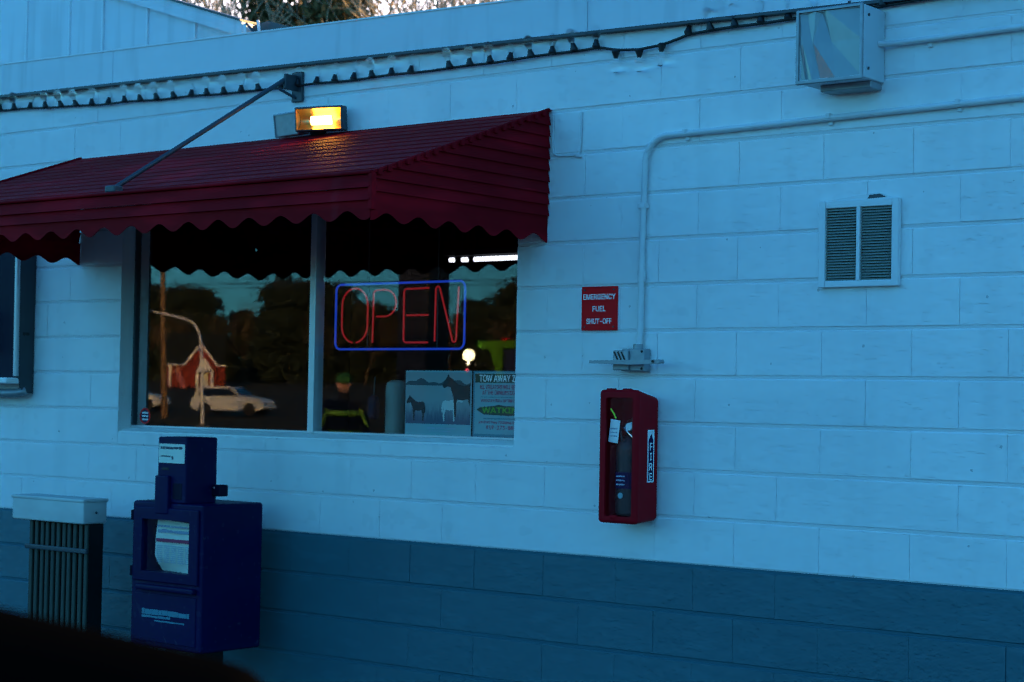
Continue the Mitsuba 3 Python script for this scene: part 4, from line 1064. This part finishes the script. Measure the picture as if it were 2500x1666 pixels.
# dark post of the forecourt
PS = thing('forecourt_post', 'dark square forecourt post mirrored in the right pane', 'post')
add('shaft', rbx(-12.22, -11.82, -6.95, -6.62, -0.13, 5.2, 0.02), 'm_black', parent=PS)
add('foot', rbx(-12.3, -11.74, -7.03, -6.54, -0.14, 0.15, 0.03), 'm_concrete', parent=PS)
# kiosk with a green band
KI = thing('kiosk', 'dark blue kiosk with a yellow-green roof band mirrored in the right pane', 'kiosk')
add('body', rbx(-16.05, -12.4, -15.5, -13.05, -0.15, 2.225, 0.02), 'm_kiosk_blue', parent=KI)
add('roof_band', cat([rbx(-16.45, -12.3, -15.6, -13.0, 2.226, 2.335, 0.02), extr_xz(Polygon([(-16.22, 2.225), (-16.0, 2.225), (-16.0, 1.80), (-16.05, 1.82)]), -13.04, -13.0)]), 'm_band_green', parent=KI)
for x in (-15.98, -15.62, -15.5):
    add('marker', rbx(x, x + 0.08, -13.06, -12.98, 2.336, 2.37, 0.01), 'm_red_sign', parent=KI)
LMP = thing('kiosk_lamp', 'bright round lamp at the corner of the kiosk mirrored in the right pane', 'lamp')
add('globe', trimesh.creation.icosphere(2, 0.085).apply_translation((-16.50, -12.9, 2.13)), 'm_white', True, parent=LMP, **emit((2.6, 2.1, 1.1)))
add('small_bulb', trimesh.creation.icosphere(1, 0.028).apply_translation((-16.51, -12.9, 2.02)), 'm_white', True, parent=LMP, **emit((1.8, 1.6, 1.1)))
add('red_bulb', trimesh.creation.icosphere(1, 0.028).apply_translation((-16.53, -12.9, 1.925)), 'm_white', True, parent=LMP, **emit((0.5, 0.004, 0.006)))
add('bracket', cat([tube([(-16.50, -12.9, 2.0), (-16.50, -13.0, 2.0), (-16.3, -13.1, 2.0)], 0.02, 6), tube([(-16.53, -12.94, 1.85), (-16.53, -12.94, 2.2)], 0.012, 6)]), 'm_black', parent=LMP)


# person on the forecourt
def limb(js, refine=0.03):
    bones = [m3.Manifold.batch_hull([m3.Manifold.sphere(a[1], 14).translate(tuple(a[0])), m3.Manifold.sphere(b[1], 14).translate(tuple(b[0]))]) for a, b in js]
    r = bones[0]
    for b in bones[1:]:
        r = r + b
    r = r.refine_to_length(refine)
    m = tri(r)
    m.merge_vertices()
    return trimesh.smoothing.filter_taubin(m, iterations=8)


PE = thing('person', 'person in a dark jacket with yellow-green stripes and a green cap, mirrored standing', 'person')
po = np.array([-18.98, -13.0, -0.10])


def pv(a, b, c): return np.array([a, b, c])


cloth = [((pv(-.10, 0, 1.0), .13), (pv(.10, 0, 1.0), .13)), ((pv(-.10, 0, 1.0), .13), (pv(-.15, 0, 1.42), .13)), ((pv(.10, 0, 1.0), .13), (pv(.15, 0, 1.42), .13)), ((pv(-.15, 0, 1.45), .10), (pv(.15, 0, 1.45), .10)), ((pv(0, 0, 1.2), .15), (pv(0, 0, 1.5), .11)), ((pv(0, 0, 1.5), .11), (pv(0, 0.01, 1.65), .088)),
         ((pv(-.21, 0, 1.50), .085), (pv(-.30, -.02, 1.20), .065)), ((pv(-.30, -.02, 1.20), .062), (pv(-.28, -.16, .98), .048)), ((pv(.21, 0, 1.50), .085), (pv(.34, -.02, 1.22), .065)), ((pv(.34, -.02, 1.22), .062), (pv(.33, -.16, 1.0), .048)),
         ((pv(-.10, 0, .98), .12), (pv(-.12, 0, .52), .085)), ((pv(-.12, 0, .52), .08), (pv(-.12, .02, .10), .055)), ((pv(.10, 0, .98), .12), (pv(.12, 0, .52), .085)), ((pv(.12, 0, .52), .08), (pv(.12, .02, .10), .055)),
         ((pv(-.12, .02, .06), .05), (pv(-.13, -.14, .05), .045)), ((pv(.12, .02, .06), .05), (pv(.13, -.14, .05), .045))]
add('clothing', loc(limb(cloth), po), 'm_cloth_dark', True, parent=PE)
head_ = [((pv(0, 0.01, 1.60), .062), (pv(0, 0, 1.70), .068)), ((pv(0, 0.0, 1.78), .098), (pv(0, -.02, 1.86), .100)), ((pv(0, -.02, 1.74), .078), (pv(0, -.05, 1.76), .07)), ((pv(0, -.10, 1.80), .018), (pv(0, -.115, 1.785), .018)), ((pv(-.10, 0, 1.80), .02), (pv(-.10, 0, 1.83), .02)), ((pv(.10, 0, 1.80), .02), (pv(.10, 0, 1.83), .02))]
add('head', loc(limb(head_, 0.02), po), 'm_skin', True, parent=PE)
hand = []
for s in (-1, 1):
    w = pv(s * .30 + .015, -.18, .95)
    hand += [((w, .036), (w + pv(0, -.05, -.06), .034))]
    for j in range(4):
        b_ = w + pv(-.03 + .02 * j, -.055, -.07)
        hand += [((b_, .011), (b_ + pv(0, -.02, -.05 - .006 * (j in (1, 2))), .009))]
    hand += [((w + pv(s * -.03, -.02, -.02), .013), (w + pv(s * -.055, -.05, -.06), .010))]
add('hands', loc(limb(hand, 0.012), po), 'm_skin', True, parent=PE)
cap = cut(trimesh.creation.icosphere(3, 0.122).apply_translation((0, -.012, 1.86)), bx(-1, 1, -1, 1, 1.0, 1.838))
add('cap', loc(cat([cap, extr_xz(Polygon(arc_(0, 0, 0.085, 0.09, 0, 360, 20)), 0, 0.012).apply_transform(trimesh.transformations.rotation_matrix(-math.pi / 2, (1, 0, 0))).apply_translation((0, -.12, 1.840))]), po), 'm_cap_green', 30, parent=PE)
add('chest_stripe', loc(cat([tube([(0.235 * math.cos(a), 0.150 * math.sin(a), 1.375) for a in np.linspace(0, 2 * math.pi, 28)], 0.045, 6)]), po), 'm_hiviz', True, parent=PE)
add('waist_stripe', loc(cat([tube([(0.245 * math.cos(a), 0.150 * math.sin(a), 1.10) for a in np.linspace(0, 2 * math.pi, 28)], 0.022, 6)]), po), 'm_hiviz', True, parent=PE)
add('sleeve_stripe', loc(cat([tube([(.24, -.085, 1.44), (.30, -.09, 1.30), (.36, -.09, 1.18)], 0.024, 6), tube([(-.24, -.085, 1.44), (-.285, -.09, 1.30), (-.32, -.09, 1.18)], 0.020, 6)]), po), 'm_hiviz', True, parent=PE)

# tree line across the street: dark evergreens and, at the left, bare trees
ev = [leafy_mesh(s, 12.5, 4.6, 13000, 0.52, 0.0, 0.62) for s in (31, 32, 33)]
ev_d = [(mikit.ply(a, 'm_bark', 40), mikit.ply(b, 'm_leaf_dark')) for a, b in ev]
G2 = 'dark evergreens across the street'
n_ev = 36
for i in range(n_ev):
    x = -255 + 172 * i / (n_ev - 1) + 3 * math.sin(i * 5.1)
    y = -205 - 14 * (i % 3) - 6 * math.cos(i * 1.7)
    t = thing('dark_evergreen', 'dark evergreen in the tree line mirrored in the shop window', 'tree', G2)
    dist = math.hypot(x, y - 6.8)
    sc = dist / 290 * (1.0 + 0.16 * math.sin(i * 2.9) + 0.08 * math.cos(i * 7.7))
    tw = T().translate([x, y, float(gz(y)) - 0.3]).rotate([0, 0, 1], 73 * i).scale([sc * 1.15, sc * 1.15, sc])
    add('trunk', ev_d[i % 3][0], None, parent=t, to_world=tw)
    add('crown', ev_d[i % 3][1], None, parent=t, to_world=tw)
G3 = 'bare trees across the street'
for i in range(14):
    x = -252 + 9.2 * i + 2 * math.sin(i * 3.3)
    y = -192 - 5 * (i % 3)
    t = thing('roadside_tree', 'leafless tree standing before the mirrored evergreens', 'tree', G3)
    tw = T().translate([x, y, float(gz(y)) - 0.2]).rotate([0, 0, 1], 61 * i).scale(0.62 + 0.10 * math.sin(i * 1.9))
    add('trunk', road_d[i % 3][0], None, parent=t, to_world=tw)
    add('crown', road_d[i % 3][1], None, parent=t, to_world=tw)
